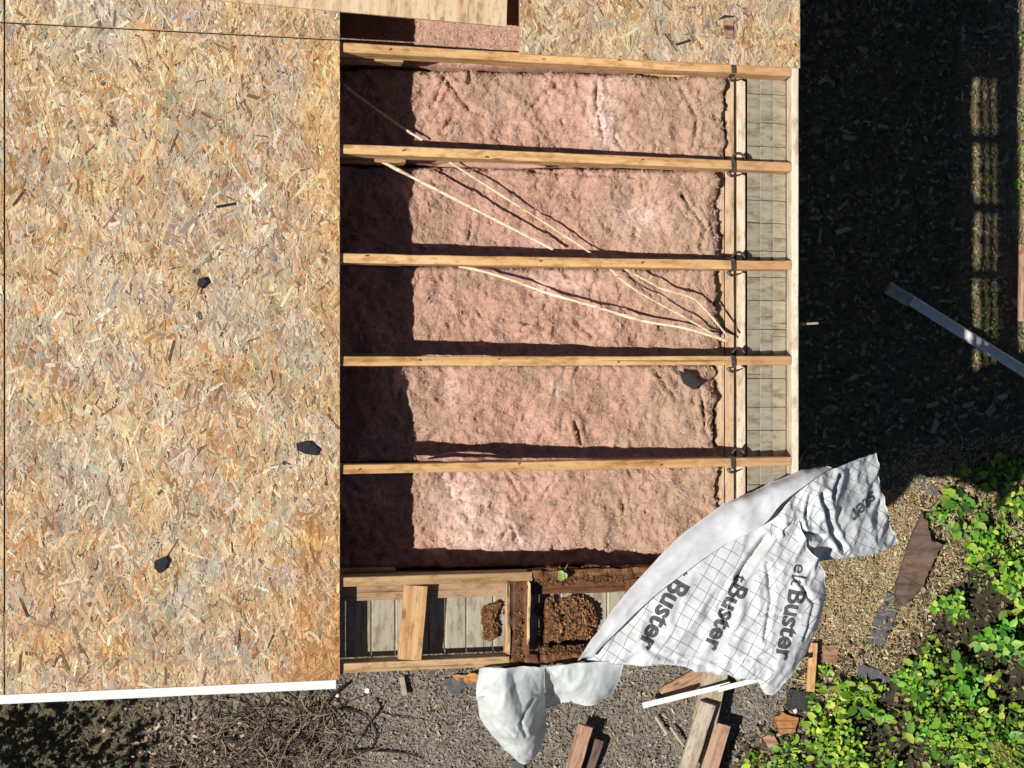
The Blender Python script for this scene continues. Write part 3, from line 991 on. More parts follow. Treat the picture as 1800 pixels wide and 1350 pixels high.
def batt(i, y0, y1, x0, x1, label, zoff=0.0, flatk=1.0, parent=None):
    g0 = 0.006
    ya, yb = y0 + g0, y1 - g0
    xs = list(np.arange(x0, -0.75, 0.06)) + list(np.arange(-0.75, x1 + 0.003, 0.0048))
    ys = np.linspace(ya, yb, 70)
    cre = [[IP(*p) for p in line] for line in CREASE.get(i, [])]
    pal = [(IP(px, py), sx / 455.0, sy / 455.0) for px, py, sx, sy in PALE.get(i, [])]
    V, dirt, palv = [], [], []
    sd = i * 17.3
    nx, ny = len(xs), len(ys)
    for jx, x in enumerate(xs):
        for jy, y in enumerate(ys):
            t = (y - ya) / (yb - ya)
            e = min(t, 1 - t) * (yb - ya)
            z = ins_z(x) + zoff
            z += flatk * 0.026 * fbm(x + sd, y, sd, 2, 5.5)
            z += flatk * 0.010 * (0.5 - abs(noise.noise(Vector((x * 13 + sd, y * 17, sd + 2)))) * 2)
            if i == 3:
                z += 0.075 * gauss(x, y, *IP(690, 640), 0.12, 0.13)
            if i == 1:
                z += 0.03 * gauss(x, y, *IP(700, 340), 0.10, 0.09)
            rid = 1 - abs(noise.noise(Vector((x * 9 + sd, y * 9, sd)))) * 2
            z -= flatk * 0.005 * max(0, rid - 0.80) / 0.20
            pit = noise.noise(Vector((x * 33 + sd, y * 26, sd + 6)))
            z -= flatk * 0.010 * max(0, min(1, (pit - 0.40) / 0.14))
            z += flatk * 0.0055 * fbm(x, y + sd, sd + 3, 4, 30.0)
            z += flatk * 0.0028 * noise.noise(Vector((x * 130, y * 130, sd)))
            z -= 0.03 * max(0, 1 - e / 0.022) ** 2
            de = x1 - x
            endw = 0.018 + 0.026 * fbm(1.0 + x * 0.5, y + sd, sd, 4, 13)
            z -= 0.085 * min(1.0, max(0, 1 - (de - endw) / 0.012)) if de < endw + 0.012 else 0
            z -= 0.030 * max(0, 1 - (de - endw) / 0.07) ** 2 if de < endw + 0.07 else 0
            for line in cre:
                dmin = min(seg_d(x, y, line[k], line[k + 1]) for k in range(len(line) - 1))
                dmin += 0.007 * noise.noise(Vector((x * 30, y * 30, 2))) + 0.004 * noise.noise(Vector((x * 90, y * 90, 2)))
                if dmin < 0.03:
                    z -= 0.022 * max(0, 1 - max(0, dmin) / 0.006) * (0.4 + 0.9 * abs(noise.noise(Vector((x * 14, y * 14, 7)))) * 2)
                    z += 0.006 * max(0, 1 - abs(dmin - 0.020) / 0.016)
            yy = y + 0.006 * fbm(x + sd, 3.0 * (t > 0.5), sd, 3, 9.0) * (1 if e < 0.03 else 0)
            V.append((x, yy, z))
            dv = max(0, min(1, (x - 0.25) / 0.7 + 0.5 * fbm(x + sd, y, 9, 3, 6.0)))
            if i == 0:
                dv = max(dv, 0.8 * gauss(x, y, IP(900, 170)[0], IP(900, 170)[1], 0.14, 0.1))
            if i == 3:
                q = gauss(x, y, *IP(1212, 668), 0.035, 0.022)
            dirt.append(dv * 0.75)
            palv.append(min(0.85, sum(0.8 * gauss(x, y, c[0], c[1], sx, sy) for c, sx, sy in pal) * (0.7 + 0.6 * fbm(x, y, 4, 3, 18))) if pal else 0.0)
    fs = [(a * ny + b2, (a + 1) * ny + b2, (a + 1) * ny + b2 + 1, a * ny + b2 + 1) for a in range(nx - 1) for b2 in range(ny - 1)]
    # sides and bottom
    base = len(V)
    loop = [a * ny for a in range(nx)] + [(nx - 1) * ny + b2 for b2 in range(1, ny)] + [a * ny + ny - 1 for a in range(nx - 2, -1, -1)] + [b2 for b2 in range(ny - 2, 0, -1)]
    for q in loop:
        x, y, z = V[q]
        V.append((x, y, 2.302)); dirt.append(dirt[q]); palv.append(0)
    n = len(loop)
    for k in range(n):
        fs.append((loop[(k + 1) % n], loop[k], base + k, base + (k + 1) % n))
    o = mesh_obj('insulation_batt', V, fs, 'wool', smooth=True)
    for nm, dat in (('dirt', dirt), ('pale', palv)):
        a = o.data.attributes.new(nm, 'FLOAT', 'POINT')
        a.data.foreach_set('value', [float(max(0, q)) for q in dat])
    # loose glass fibres lying on the surface
    top = np.array(V[:nx * ny]).reshape(nx, ny, 3)
    nf = 5200
    fx = np.searchsorted(np.array(xs), rng.uniform(-0.72, x1 - 0.03, nf)).clip(0, nx - 1)
    fy = rng.integers(2, ny - 2, nf)
    p = top[fx, fy] + rng.normal(0, 0.002, (nf, 3)) * np.array([1, 1, 0])
    a = rng.uniform(0, 6.28, nf)
    ln = rng.uniform(0.006, 0.022, nf); wd = rng.uniform(0.0005, 0.0013, nf)
    W = np.zeros((nf, 6, 3))
    bend = rng.normal(0, 0.5, nf)
    lift = rng.uniform(-0.002, 0.0035, nf)
    for q, (u, sgn) in enumerate(((-1, -1), (-1, 1), (0, 1), (0, -1), (1, 1), (1, -1))):
        aa = a + bend * u
        W[:, q, 0] = p[:, 0] + np.cos(aa) * ln * u * 0.5 - np.sin(aa) * wd * sgn
        W[:, q, 1] = p[:, 1] + np.sin(aa) * ln * u * 0.5 + np.cos(aa) * wd * sgn
        W[:, q, 2] = p[:, 2] + (lift + 0.0025 if u == 0 else 0.0006 + 0 * lift)
    base_i = (np.arange(nf) * 6)[:, None]
    Fq = np.concatenate([base_i + np.array([0, 3, 2, 1]), base_i + np.array([3, 5, 4, 2])])
    cc = np.array([(0.66, 0.43, 0.34), (0.54, 0.36, 0.26), (0.74, 0.54, 0.44), (0.42, 0.27, 0.19)])[rng.integers(0, 4, nf)] * rng.uniform(0.85, 1.1, (nf, 1))
    fb = np_mesh('fibres', W.reshape(-1, 3), Fq, 'litter', np.concatenate([cc, cc]), parent=o)
    fb['kind'] = 'stuff'
    tag(o, label, 'insulation', 'insulation batts between the rafters')
    return o


for i, (y0, y1) in enumerate(BAYS):
    batt(i, y0, y1, -2.6, 0.848 + (0.016, 0.0, 0.0, -0.012, 0.0)[i], LAB[i])
batt(7, RY[0], 1.62, -2.6, 0.795, 'smooth insulation strip showing below the plywood sheet', flatk=0.35)
batt(8, 1.62, 2.02, -2.6, 0.795, 'insulation batt hidden under the upper right strand board')


def scrap_wool(name, pts, z, h, label, seed):
    cs = catmull([G(px, py, z) for px, py in pts], 6)
    vs, fs = [], []
    n = 8
    N = len(cs)
    for i, p in enumerate(cs):
        t = i / (N - 1)
        r = h * (math.sin(math.pi * min(1, max(0.02, t))) ** 0.6 + 0.05)
        for k in range(n):
            a = 2 * math.pi * k / n
            q = 1 + 0.5 * noise.noise(Vector((p.x * 40 + seed, k * 1.7, t * 9)))
            vs.append((p.x, p.y + math.cos(a) * r * q, p.z + math.sin(a) * r * q * 0.8))
    for i in range(N - 1):
        for k in range(n):
            a = i * n + k; b2 = i * n + (k + 1) % n
            fs.append((a, b2, b2 + n, a + n))
    fs += [tuple(range(n)), tuple(reversed(range((N - 1) * n, N * n)))]
    o = mesh_obj(name, vs, fs, 'wool', smooth=True)
    tag(o, label, 'insulation')


scrap_wool('insulation_scrap', [(765, 291), (830, 288), (900, 290), (960, 293)], 2.54, 0.016, 'torn sliver of pink insulation tucked under the second rafter', 3)
scrap_wool('insulation_scrap', [(752, 806), (800, 799), (850, 799), (900, 806)], 2.66, 0.010, 'lit pink tuft of insulation beside the fifth rafter', 8)
# black slab standing in for the shade of a hole in the fourth batt
slab('scrap_or_hole', [G(px, py, 2.48)[:2] for px, py in ((1193, 652), (1212, 654), (1232, 675), (1222, 686), (1203, 676))], 2.468, 0.012, 'felt_black', seed=4)
tag(bpy.data.objects['scrap_or_hole'], 'small black slab standing for the dark hole at the right end of the fourth batt', 'scrap')

# ================================================================== LATH STRIPS
def strip(pts, w, label, mat='pale_lath'):
    P = catmull([G(px, py, z) for px, py, z in pts], 8)
    wr_ = random.random() * 30
    vs, fs = tube(P, lambda t: w * 0.85 * (1 + 0.55 * noise.noise(Vector((t * 14 + wr_, 0, 0)))), 6, flat=0.45)
    o = mesh_obj('lath_strip', vs, fs, mat)
    tag(o, label, 'lath strip', 'thin pale lath strips over the insulation')


strip([(604, 150, 2.64), (690, 213, 2.60), (742, 246, 2.575)], 0.0055, 'thin pale strip half in shadow in the topmost bay')
strip([(640, 268, 2.74), (800, 350, 2.67), (972, 438, 2.585)], 0.0062, 'longest straight pale strip crossing the second bay')
strip([(790, 285, 2.60), (900, 355, 2.575), (1040, 446, 2.55), (1110, 505, 2.535), (1200, 556, 2.52), (1276, 600, 2.49)], 0.0042, 'thin strip running under the third rafter from second to third bay')
strip([(806, 468, 2.58), (845, 476, 2.575), (905, 494, 2.565), (962, 515, 2.56), (1050, 540, 2.55), (1130, 564, 2.545), (1205, 577, 2.53), (1278, 599, 2.485)], 0.0055, 'long kinked strip lying lowest in the middle bay')
strip([(1085, 465, 2.56), (1140, 495, 2.545), (1165, 508, 2.535), (1215, 523, 2.525), (1245, 550, 2.51), (1280, 592, 2.49)], 0.0048, 'bent short strip at the right end of the middle bay')
strip([(612, 408, 2.62), (660, 420, 2.60), (716, 437, 2.585)], 0.004, 'thin dark strip lying in the shadow of the second bay', 'fir_aged')

# ================================================================== SMALL THINGS ON THE ROOF
def roof_scrap(pts, th, mat, label, cat='scrap', name='scrap_or_hole', h=0.0145):
    c = RP(sum(p[0] for p in pts) / len(pts), sum(p[1] for p in pts) / len(pts), h)
    o = slab(name, [RP(px, py, h)[:2] for px, py in pts], 0, th, mat, rough=0.005, seed=pts[0][0], lift=0.006)
    for v3 in o.data.vertices:
        v3.co.z += -S * v3.co.x
    o.location.z = c.z
    tag(o, label, cat)


roof_scrap([(522, 778), (545, 776), (561, 790), (557, 800), (535, 797), (521, 789)], 0.011, 'felt_black', 'black felt scrap near the right edge of the large strand board')
roof_scrap([(273, 985), (290, 978), (299, 985), (292, 1000), (281, 1006), (272, 999)], 0.011, 'felt_black', 'black round clump in the lower left of the strand board')
roof_scrap([(349, 490), (360, 488), (365, 498), (356, 507), (348, 501)], 0.012, 'felt_black', 'small dark chip left of centre on the strand board')
roof_scrap([(378, 362), (413, 355), (414, 360), (382, 367)], 0.006, 'felt_black', 'thin black sliver in the upper half of the strand board')
#roof_scrap([(158, 406), (170, 404), (171, 413), (160, 414)], 0.006, 'felt_black', 'tiny dark chip in the upper left of the strand board')
#roof_scrap([(543, 433), (553, 432), (555, 441), (546, 443)], 0.006, 'felt_black', 'tiny dark chip near the right edge, upper half of the strand board')
roof_scrap([(1260, 36), (1273, 27), (1288, 27), (1289, 30), (1274, 31)], 0.004, 'felt_black', 'curved dark splinter on the upper right strand board')
roof_scrap([(1187, 77), (1211, 70), (1213, 74), (1190, 80)], 0.004, 'felt_black', 'straight dark splinter low on the upper right strand board')
roof_scrap([(1272, 38), (1290, 37), (1289, 69), (1274, 68)], 0.003, 'red_board', 'reddish rectangular chip on the upper right strand board', 'wood chip', 'wood_chip')
#roof_scrap([(280, 765), (300, 792), (288, 800), (272, 780)], 0.004, 'orange_scrap', 'brown wood chip left of centre on the large strand board', 'wood chip', 'wood_chip')
o = board('stick', RP(288, 983, 0.02), RP(312, 948, 0.016), 0.006, 0.005, 'fir_aged')
tag(o, 'short stick beside the black round clump', 'stick')
o = board('splinter', RP(1408, 570, -0.05), RP(1438, 568, -0.06), 0.009, 0.006, 'white_paint')
tag(o, 'white splinter sticking out from the eave board', 'splinter')
# green seedling on the rotten rafter
sp = empty('seedling', RP(988, 1013, 0))
tag(sp, 'tiny green seedling growing from the rotten rafter', 'plant')
for k in range(3):
    a = k * 2.1
    c = RP(988, 1012, 0.028) + Vector((math.cos(a) * 0.008, math.sin(a) * 0.008, 0))
    vs = [c + Vector((0.013 * math.cos(q * math.pi / 4), 0.013 * math.sin(q * math.pi / 4), 0.003 * math.cos(q))) for q in range(8)]
    o = mesh_obj('leaf', vs + [c + Vector((0, 0, -0.002))], [(q, (q + 1) % 8, 8) for q in range(8)], 'leaf', sp)
    at = o.data.color_attributes.new('tint', 'FLOAT_COLOR', 'CORNER')
    at.data.foreach_set('color', [0.30, 0.42, 0.10, 1.0] * len(o.data.loops))
v2, f2 = tube([RP(988, 1013, -0.01), RP(994, 1000, 0.02), RP(998, 992, 0.03)], 0.002, 5)
mesh_obj('stem', v2, f2, 'stem_green', sp)
# crumbled rot in the overhang
def rot_mass(pxs, label, h, seed, n=3600):
    pts = [RP(px, py, h) for px, py in pxs]
    poly = [(p.x, p.y) for p in pts]
    x0 = min(p[0] for p in poly); x1 = max(p[0] for p in poly); y0 = min(p[1] for p in poly); y1 = max(p[1] for p in poly)
    V = np.zeros((n, 4, 3)); colr = np.zeros((n, 3)); k = 0
    while k < n:
        x = random.uniform(x0, x1); y = random.uniform(y0, y1)
        d = poly_dist(x, y, poly)
        if d < 0.022 * fbm(x, y, seed + 2, 3, 26) + 0.004:
            continue
        hh = h + 0.028 * min(1, d / 0.045) * (0.6 + 0.8 * fbm(x, y, seed, 3, 25))
        p = RW(x, y, hh)
        a = random.uniform(0, 6.28); l = random.uniform(0.004, 0.016); w = random.uniform(0.002, 0.006)
        e1 = Vector((math.cos(a), math.sin(a), random.uniform(-0.5, 0.5))) * l
        e2 = Vector((-math.sin(a), math.cos(a), random.uniform(-0.7, 0.7))) * w
        for q, (u, w2) in enumerate(((-1, -1), (1, -1), (1, 1), (-1, 1))):
            V[k, q] = p + e1 * u + e2 * w2
        colr[k] = (0.5 if h > -0.05 else 0.8) * np.array(random.choice([(0.36, 0.16, 0.06), (0.22, 0.095, 0.04), (0.45, 0.24, 0.11), (0.10, 0.05, 0.03), (0.3, 0.14, 0.06)])) * random.uniform(0.7, 1.2)
        k += 1
    o = np_mesh('rotten_debris', V.reshape(-1, 3), np.arange(n * 4).reshape(n, 4), 'litter', colr)
    tag(o, label, 'rotten wood', kind='stuff')


rot_mass([(950, 1070), (968, 1052), (990, 1062), (1012, 1050), (1048, 1058), (1058, 1085), (1044, 1100), (1052, 1125), (1030, 1136), (1008, 1124), (985, 1138), (956, 1130), (962, 1100)], 'crumbled orange rot filling the overhang right of the split block', -0.075, 1)
rot_mass([(858, 1066), (888, 1058), (876, 1090), (880, 1118), (862, 1120)], 'small patch of brown rot left of the split block', -0.085, 5)

rot_mass([(899, 1032), (925, 1030), (922, 1100), (926, 1160), (893, 1165), (900, 1100)], 'dark crumbling core of the split overhang block', -0.018, 9, 2600)
rot_mass([(880, 1158), (945, 1154), (950, 1168), (938, 1176), (905, 1180), (884, 1172)], 'crumbling rot at the foot of the split overhang block', -0.022, 12, 1600)
rot_mass([(930, 1003), (1010, 998), (1120, 996), (1120, 1020), (1000, 1024), (935, 1026)], 'dark rot crumbs along the gable rafter beside the seedling', -0.026, 15, 2200)

rot_mass([(948, 1140), (1030, 1134), (1030, 1152), (1015, 1160), (950, 1164)], 'rot crumbs along the outer rake board beside the hanging sheet', -0.026, 19, 1500)

# ================================================================== UNDERLAYMENT SHEET
sheet = empty('underlayment_sheet', RP(1300, 1050, 0))
tag(sheet, 'torn white roofing underlayment with grey lettering flapping over the roof corner', 'roofing underlayment')


def cloth(name, net, mat, wr, seed, res=16, wdir=30.0, label=None, warp=1.0, vor=1.0, creases=()):
    rows = [[RP(px, py, h) for px, py, h in r] for r in net]
    fine = [catmull(r, res) for r in rows]
    cols = list(zip(*fine))
    grid = [catmull(c, res) for c in cols]          # grid[i][j]
    nx, ny = len(grid), len(grid[0])
    V, uv = [], []
    ca, sa = math.cos(math.radians(wdir)), math.sin(math.radians(wdir))
    cre = [(dep, wid, [RP(px, py, 0) for px, py in line]) for dep, wid, line in creases]
    for i in range(nx):
        for j in range(ny):
            p = grid[i][j]
            du = grid[min(i + 1, nx - 1)][j] - grid[max(i - 1, 0)][j]
            dv = grid[i][min(j + 1, ny - 1)] - grid[i][max(j - 1, 0)]
            n = du.cross(dv)
            n = n.normalized() if n.length > 1e-9 else Vector((0, 0, 1))
            if n.z < 0:
                n = -n
            lx = p.x * ca + p.y * sa; ly = -p.x * sa + p.y * ca
            w = 0.9 * (1 - 2.4 * abs(noise.noise(Vector((lx * 3.2 + seed, ly * 11, p.z * 4 + seed)))))
            d1 = noise.voronoi(Vector((lx * 7 + seed, ly * 13, seed)))[0]
            w += vor * 1.3 * (0.6 - min(1.0, 1.6 * (d1[1] - d1[0])))
            d2 = noise.voronoi(Vector((lx * 22 + seed, ly * 30, seed + 4)))[0]
            w += vor * 0.4 * (0.6 - min(1.0, 1.6 * (d2[1] - d2[0])))
            w *= 0.55 + 0.9 * max(0, 0.5 + noise.noise(Vector((p.x * 5 + seed, p.y * 5, 1))))
            off = w * wr
            for dep, wid, line in cre:
                dd_ = min(seg_d(p.x, p.y, line[q][:2], line[q + 1][:2]) for q in range(len(line) - 1))
                off -= dep * math.exp(-dd_ / wid) - 0.35 * dep * math.exp(-((dd_ - 2.2 * wid) / wid) ** 2)
            V.append(p + n * off)
            ww = 0.012 * warp * noise.noise(Vector((p.x * 7, p.y * 7, 3)))
            ww2 = 0.012 * warp * noise.noise(Vector((p.x * 7, p.y * 7, 13)))
            uv.append((p.x * TU.x + p.y * TU.y + ww + 10, p.x * TV.x + p.y * TV.y + ww2 + 10))
    fs = [(a * ny + b2, (a + 1) * ny + b2, (a + 1) * ny + b2 + 1, a * ny + b2 + 1) for a in range(nx - 1) for b2 in range(ny - 1)]
    # a second skin gives the sheet its thickness
    base = len(V)
    V2 = [v4 - Vector((0.0003, 0.0003, 0.0008)) for v4 in V]
    fs2 = [tuple(q + base for q in reversed(f)) for f in fs]
    loop = [a * ny for a in range(nx)] + [(nx - 1) * ny + b2 for b2 in range(1, ny)] + [a * ny + ny - 1 for a in range(nx - 2, -1, -1)] + [b2 for b2 in range(ny - 2, 0, -1)]
    n = len(loop)
    rim = [(loop[k], loop[(k + 1) % n], loop[(k + 1) % n] + base, loop[k] + base) for k in range(n)]
    o = mesh_obj(name, V + V2, fs + fs2 + rim, mat, sheet, smooth=True)
    ul = o.data.uv_layers.new(name='UVMap')
    uvs = uv + uv
    for lp in o.data.loops:
        ul.data[lp.index].uv = uvs[lp.vertex_index]
    if label:
        o['label'] = label
    return o, BVHTree.FromPolygons([tuple(v4) for v4 in V], fs)


MAIN = [
    [(1030, 1160, .02), (1092, 1078, .025), (1168, 1002, .03), (1250, 938, .025), (1322, 897, .025), (1400, 852, .02)],
    [(1058, 1164, .03), (1130, 1110, .045), (1205, 1050, .05), (1280, 985, .045), (1345, 940, .035), (1402, 915, .03)],
    [(1108, 1168, .03), (1180, 1138, .045), (1250, 1090, .05), (1315, 1030, .045), (1375, 985, .04), (1422, 965, .03)],
    [(1168, 1166, .03), (1240, 1160, .04), (1305, 1125, .045), (1360, 1075, .045), (1402, 1030, .045), (1444, 1000, .01)],
    [(1235, 1176, .02), (1300, 1182, .03), (1345, 1180, .035), (1388, 1140, .04), (1426, 1090, .03), (1446, 1045, -.03)],
    [(1300, 1184, -.01), (1338, 1192, .0), (1353, 1218, -.03), (1386, 1186, -.02), (1418, 1142, -.04), (1434, 1095, -.10)],
]
FOLD = [
    [(1016, 1168, .012), (1070, 1087, .02), (1123, 1020, .02), (1188, 952, .02), (1255, 900, .02), (1330, 862, .02), (1395, 833, .02), (1445, 824, .0)],
    [(1030, 1160, .045), (1094, 1078, .058), (1158, 1010, .064), (1228, 945, .064), (1298, 897, .075), (1362, 860, .08), (1412, 838, .07), (1455, 822, .025)],
    [(1042, 1152, .05), (1122, 1072, .066), (1192, 1015, .072), (1268, 962, .085), (1338, 925, .105), (1376, 884, .11), (1428, 846, .095), (1462, 824, .03)],
]
FLAP = [
    [(1358, 918, .035), (1394, 866, .035), (1430, 838, .04), (1480, 816, -.01), (1534, 795, -.10)],
    [(1352, 934, .045), (1404, 905, .03), (1450, 880, .03), (1495, 862, -.05), (1546, 866, -.15)],
    [(1354, 942, .04), (1402, 948, .0), (1455, 930, -.03), (1510, 915, -.10), (1560, 916, -.19)],
    [(1362, 950, .02), (1405, 981, -.04), (1470, 981, -.08), (1530, 973, -.15), (1577, 956, -.22)],
]
TAILA = [
    [(842, 1174, .02), (880, 1172, .035), (920, 1171, .025), (957, 1169, .03)],
    [(838, 1215, -.10), (875, 1214, .0), (915, 1210, -.03), (956, 1205, -.14)],
    [(848, 1265, -.30), (885, 1265, -.14), (925, 1262, -.18), (958, 1250, -.35)],
    [(884, 1312, -.50), (905, 1316, -.42), (930, 1316, -.44), (953, 1298, -.5)],
    [(914, 1336, -.60), (921, 1340, -.58), (928, 1337, -.58), (944, 1326, -.6)],
]
TAILB = [
    [(955, 1170, .035), (992, 1166, .04), (1042, 1163, .04), (1096, 1160, .03)],
    [(974, 1188, .01), (1008, 1192, .02), (1052, 1190, .02), (1092, 1178, .0)],
    [(992, 1210, -.10), (1016, 1219, -.03), (1050, 1217, -.03), (1084, 1200, -.05)],
    [(1003, 1229, -.18), (1020, 1236, -.10), (1043, 1236, -.08), (1070, 1219, -.1)],
]
TAILC = [
    [(950, 1173, .015), (968, 1172, .01), (990, 1182, .0), (1000, 1192, -.05)],
    [(954, 1205, -.20), (968, 1206, -.22), (988, 1208, -.20), (1002, 1212, -.16)],
    [(956, 1243, -.42), (970, 1240, -.42), (986, 1236, -.36), (1004, 1230, -.26)],
]
TAILD = [
    [(946, 1195, -.25), (957, 1175, -.06), (975, 1170, .0)],
    [(952, 1235, -.40), (960, 1225, -.36), (962, 1205, -.25)],
    [(950, 1290, -.52), (957, 1270, -.48), (958, 1245, -.42)],
]
om, bm_main = cloth('printed_panel', MAIN, 'sheet_print', 0.0095, 1.0, 22, 60, creases=[
    (0.030, 0.012, [(1342, 946), (1316, 982), (1292, 1016)]), (0.014, 0.008, [(1292, 1016), (1262, 1062), (1268, 1085)]),
    (0.014, 0.008, [(1345, 990), (1352, 1050), (1340, 1120)]), (0.012, 0.008, [(1130, 1128), (1160, 1150), (1240, 1168)]),
    (0.012, 0.007, [(1390, 1010), (1428, 1060), (1410, 1120)]), (0.010, 0.006, [(1330, 1075), (1400, 1080)]), (0.010, 0.006, [(1250, 1160), (1330, 1150), (1380, 1120)])])
cloth('folded_edge', FOLD, 'sheet_blank', 0.006, 2.0, 16, 48, 'blank white edge of the sheet folded back')
of, bm_flap = cloth('torn_flap', FLAP, 'sheet_flap', 0.012, 3.0, 26, 70, 'crumpled torn corner of the sheet', 1.8, creases=[
    (0.030, 0.010, [(1372, 930), (1400, 934), (1445, 943)]), (0.032, 0.010, [(1440, 868), (1452, 900), (1462, 928), (1488, 970)]),
    (0.022, 0.008, [(1474, 836), (1458, 872)]), (0.018, 0.008, [(1420, 870), (1412, 905)])])
cloth('hanging_tail', TAILA, 'sheet_tail', 0.0062, 4.0, 24, 80, 'long blank tail of the sheet hanging over the rake', vor=0.8, creases=[
    (0.012, 0.007, [(850, 1236), (868, 1282), (900, 1316)]), (0.007, 0.016, [(902, 1185), (918, 1250), (915, 1310)]), (0.008, 0.006, [(935, 1240), (915, 1290), (925, 1325)])])
cloth('hanging_tail', TAILB, 'sheet_tail', 0.0065, 5.0, 22, 70, 'short scalloped tail of the sheet', vor=0.55)
cloth('hanging_tail', TAILC, 'sheet_tail', 0.005, 6.0, 12, 80, 'shaded fold between the two tails')


def lettering(text, px, py, size, ang, bvh, bold=0.02, lift=0.0016, h=0.0):
    cu = bpy.data.curves.new('lettering', 'FONT')
    cu.body = text
    cu.size = size
    cu.offset = bold * size
    cu.resolution_u = 3
    tmp = bpy.data.objects.new('tmp_text', cu)
    COL.objects.link(tmp)
    dg = bpy.context.evaluated_depsgraph_get()
    me = bpy.data.meshes.new_from_object(tmp.evaluated_get(dg))
    bpy.data.objects.remove(tmp)
    bm = bmesh.new()
    bm.from_mesh(me)
    bpy.data.meshes.remove(me)
    xs = [v4.co.x for v4 in bm.verts]; ys = [v4.co.y for v4 in bm.verts]
    for ax, lo, hi in ((0, min(xs), max(xs)), (1, min(ys), max(ys))):
        q = lo + 0.007
        while q < hi:
            nrm = Vector((1, 0, 0)) if ax == 0 else Vector((0, 1, 0))
            bmesh.ops.bisect_plane(bm, geom=bm.verts[:] + bm.edges[:] + bm.faces[:], dist=1e-6, plane_co=nrm * q, plane_no=nrm)
            q += 0.007
    o0 = RP(px, py, h)
    ca, sa = math.cos(ang), math.sin(ang)
    for v4 in bm.verts:
        x = o0.x + v4.co.x * ca - v4.co.y * sa
        y = o0.y + v4.co.x * sa + v4.co.y * ca
        # the print follows the sheet along the camera-free vertical through each point
        hit, n, fi, d = bvh.ray_cast(Vector((x, y, 4)), Vector((0, 0, -1)))
        if hit is None:
            v4.co = (x, y, -100)
        else:
            if n.z < 0:
                n = -n
            v4.co = hit + n * lift
    bad = [v4 for v4 in bm.verts if v4.co.z < -50]
    bmesh.ops.delete(bm, geom=bad, context='VERTS')
    bmesh.ops.triangulate(bm, faces=bm.faces[:])
    vs = [v4.co.copy() for v4 in bm.verts]
    bm.verts.index_update()
    fs = [tuple(v4.index for v4 in f.verts) for f in bm.faces]
    bm.free()
    if fs:
        mesh_obj('lettering', vs, fs, 'ink', sheet)


def txt(text, p0, p1, size, bvh, bold=0.02, lift=0.0016, h=0.035):
    """baseline from photo point p0 towards p1"""
    a = RP(*p0); b2 = RP(*p1)
    lettering(text, p0[0], p0[1], size, math.atan2(b2.y - a.y, b2.x - a.x), bvh, bold, lift, h)


txt('Buster', (1182, 1012), (1115, 1140), 0.108, bm_main, 0.03)
txt('t', (1193, 994), (1124, 1124), 0.085, bm_main, 0.0)
txt('Buster', (1286, 1020), (1232, 1145), 0.102, bm_main, 0.03)
txt('t', (1292, 1006), (1238, 1131), 0.085, bm_main, 0.0)
txt('Buster', (1386, 1032), (1356, 1180), 0.104, bm_main, 0.03)
txt('elt', (1395, 988), (1365, 1136), 0.085, bm_main, 0.0)
txt('ster', (1531, 862), (1474, 908), 0.088, bm_flap, 0.02, 0.002, -0.12)

# ================================================================== THINGS ON THE GROUND
# white trim strip resting on the boards under the sheet
o = board('vinyl_strip', G(1130, 1240, 0.12), G(1284, 1203, 0.22), 0.034, 0.008, 'white_metal', up=(0.1, -0.3, 1), seg=16, jit=0.003)
tag(o, 'white trim strip lying across the grey boards, lower piece', 'trim strip')
o = board('vinyl_strip', G(1262, 1212, 0.235), G(1392, 1180, 0.3), 0.03, 0.008, 'white_metal', up=(0.1, -0.4, 1), seg=16, jit=0.003)
tag(o, 'white trim strip reaching under the printed sheet, upper piece', 'trim strip')
o = board('plank', G(1262, 1165, 0.13), G(1238, 1268, 0.13), 0.135, 0.03, 'grey_board', seg=20, jit=0.003)
tag(o, 'weathered grey plank under the white trim strip', 'plank', 'loose boards on the ground')
o = board('plank', G(1244, 1235, 0.17), G(1203, 1365, 0.17), 0.085, 0.06, 'grey_board', seg=20, jit=0.003)
tag(o, 'long weathered grey beam below the white trim strip at the bottom edge', 'plank', 'loose boards on the ground')
o = board('plank', G(1268, 1272, 0.12), G(1238, 1380, 0.12), 0.10, 0.03, 'red_board', seg=20, jit=0.003)
tag(o, 'brown plank right of the long grey beam', 'plank', 'loose boards on the ground')
o = board('plank', G(1245, 1180, 0.04), G(1165, 1225, 0.04), 0.10, 0.03, 'red_board', seg=16, jit=0.003)
tag(o, 'dark brown plank left under the printed sheet', 'plank', 'loose boards on the ground')
o = board('plank', G(1030, 1275, 0.09), G(1000, 1375, 0.09), 0.082, 0.04, 'red_board', seg=16, jit=0.003)
tag(o, 'reddish board end at the bottom edge left of the grey beam', 'plank', 'loose boards on the ground')
o = board('plank', G(1048, 1298, 0.035), G(1022, 1375, 0.035), 0.09, 0.03, 'brown_scrap', seg=16, jit=0.003)
tag(o, 'darker brown board under the reddish board end', 'plank', 'loose boards on the ground')
o = board('plank', G(1430, 1130, 0.06), G(1424, 1215, 0.06), 0.045, 0.02, 'fir_tail', seg=12, jit=0.003)
tag(o, 'narrow orange lath beside the pointed corner of the sheet', 'plank', 'loose boards on the ground')
o = board('plank', G(1803, 430, 0.06), G(1801, 565, 0.06), 0.07, 0.03, 'red_board', seg=14, jit=0.002)
tag(o, 'reddish board at the right edge above the downspout', 'plank', 'loose boards on the ground')
o = board('stick', G(1152, 1260, 0.03), G(1172, 1290, 0.03), 0.016, 0.01, 'grey_board')
tag(o, 'short grey stick below the end of the trim strip', 'stick')
o = board('stick', G(1178, 1278, 0.04), G(1202, 1312, 0.04), 0.014, 0.01, 'grey_board')
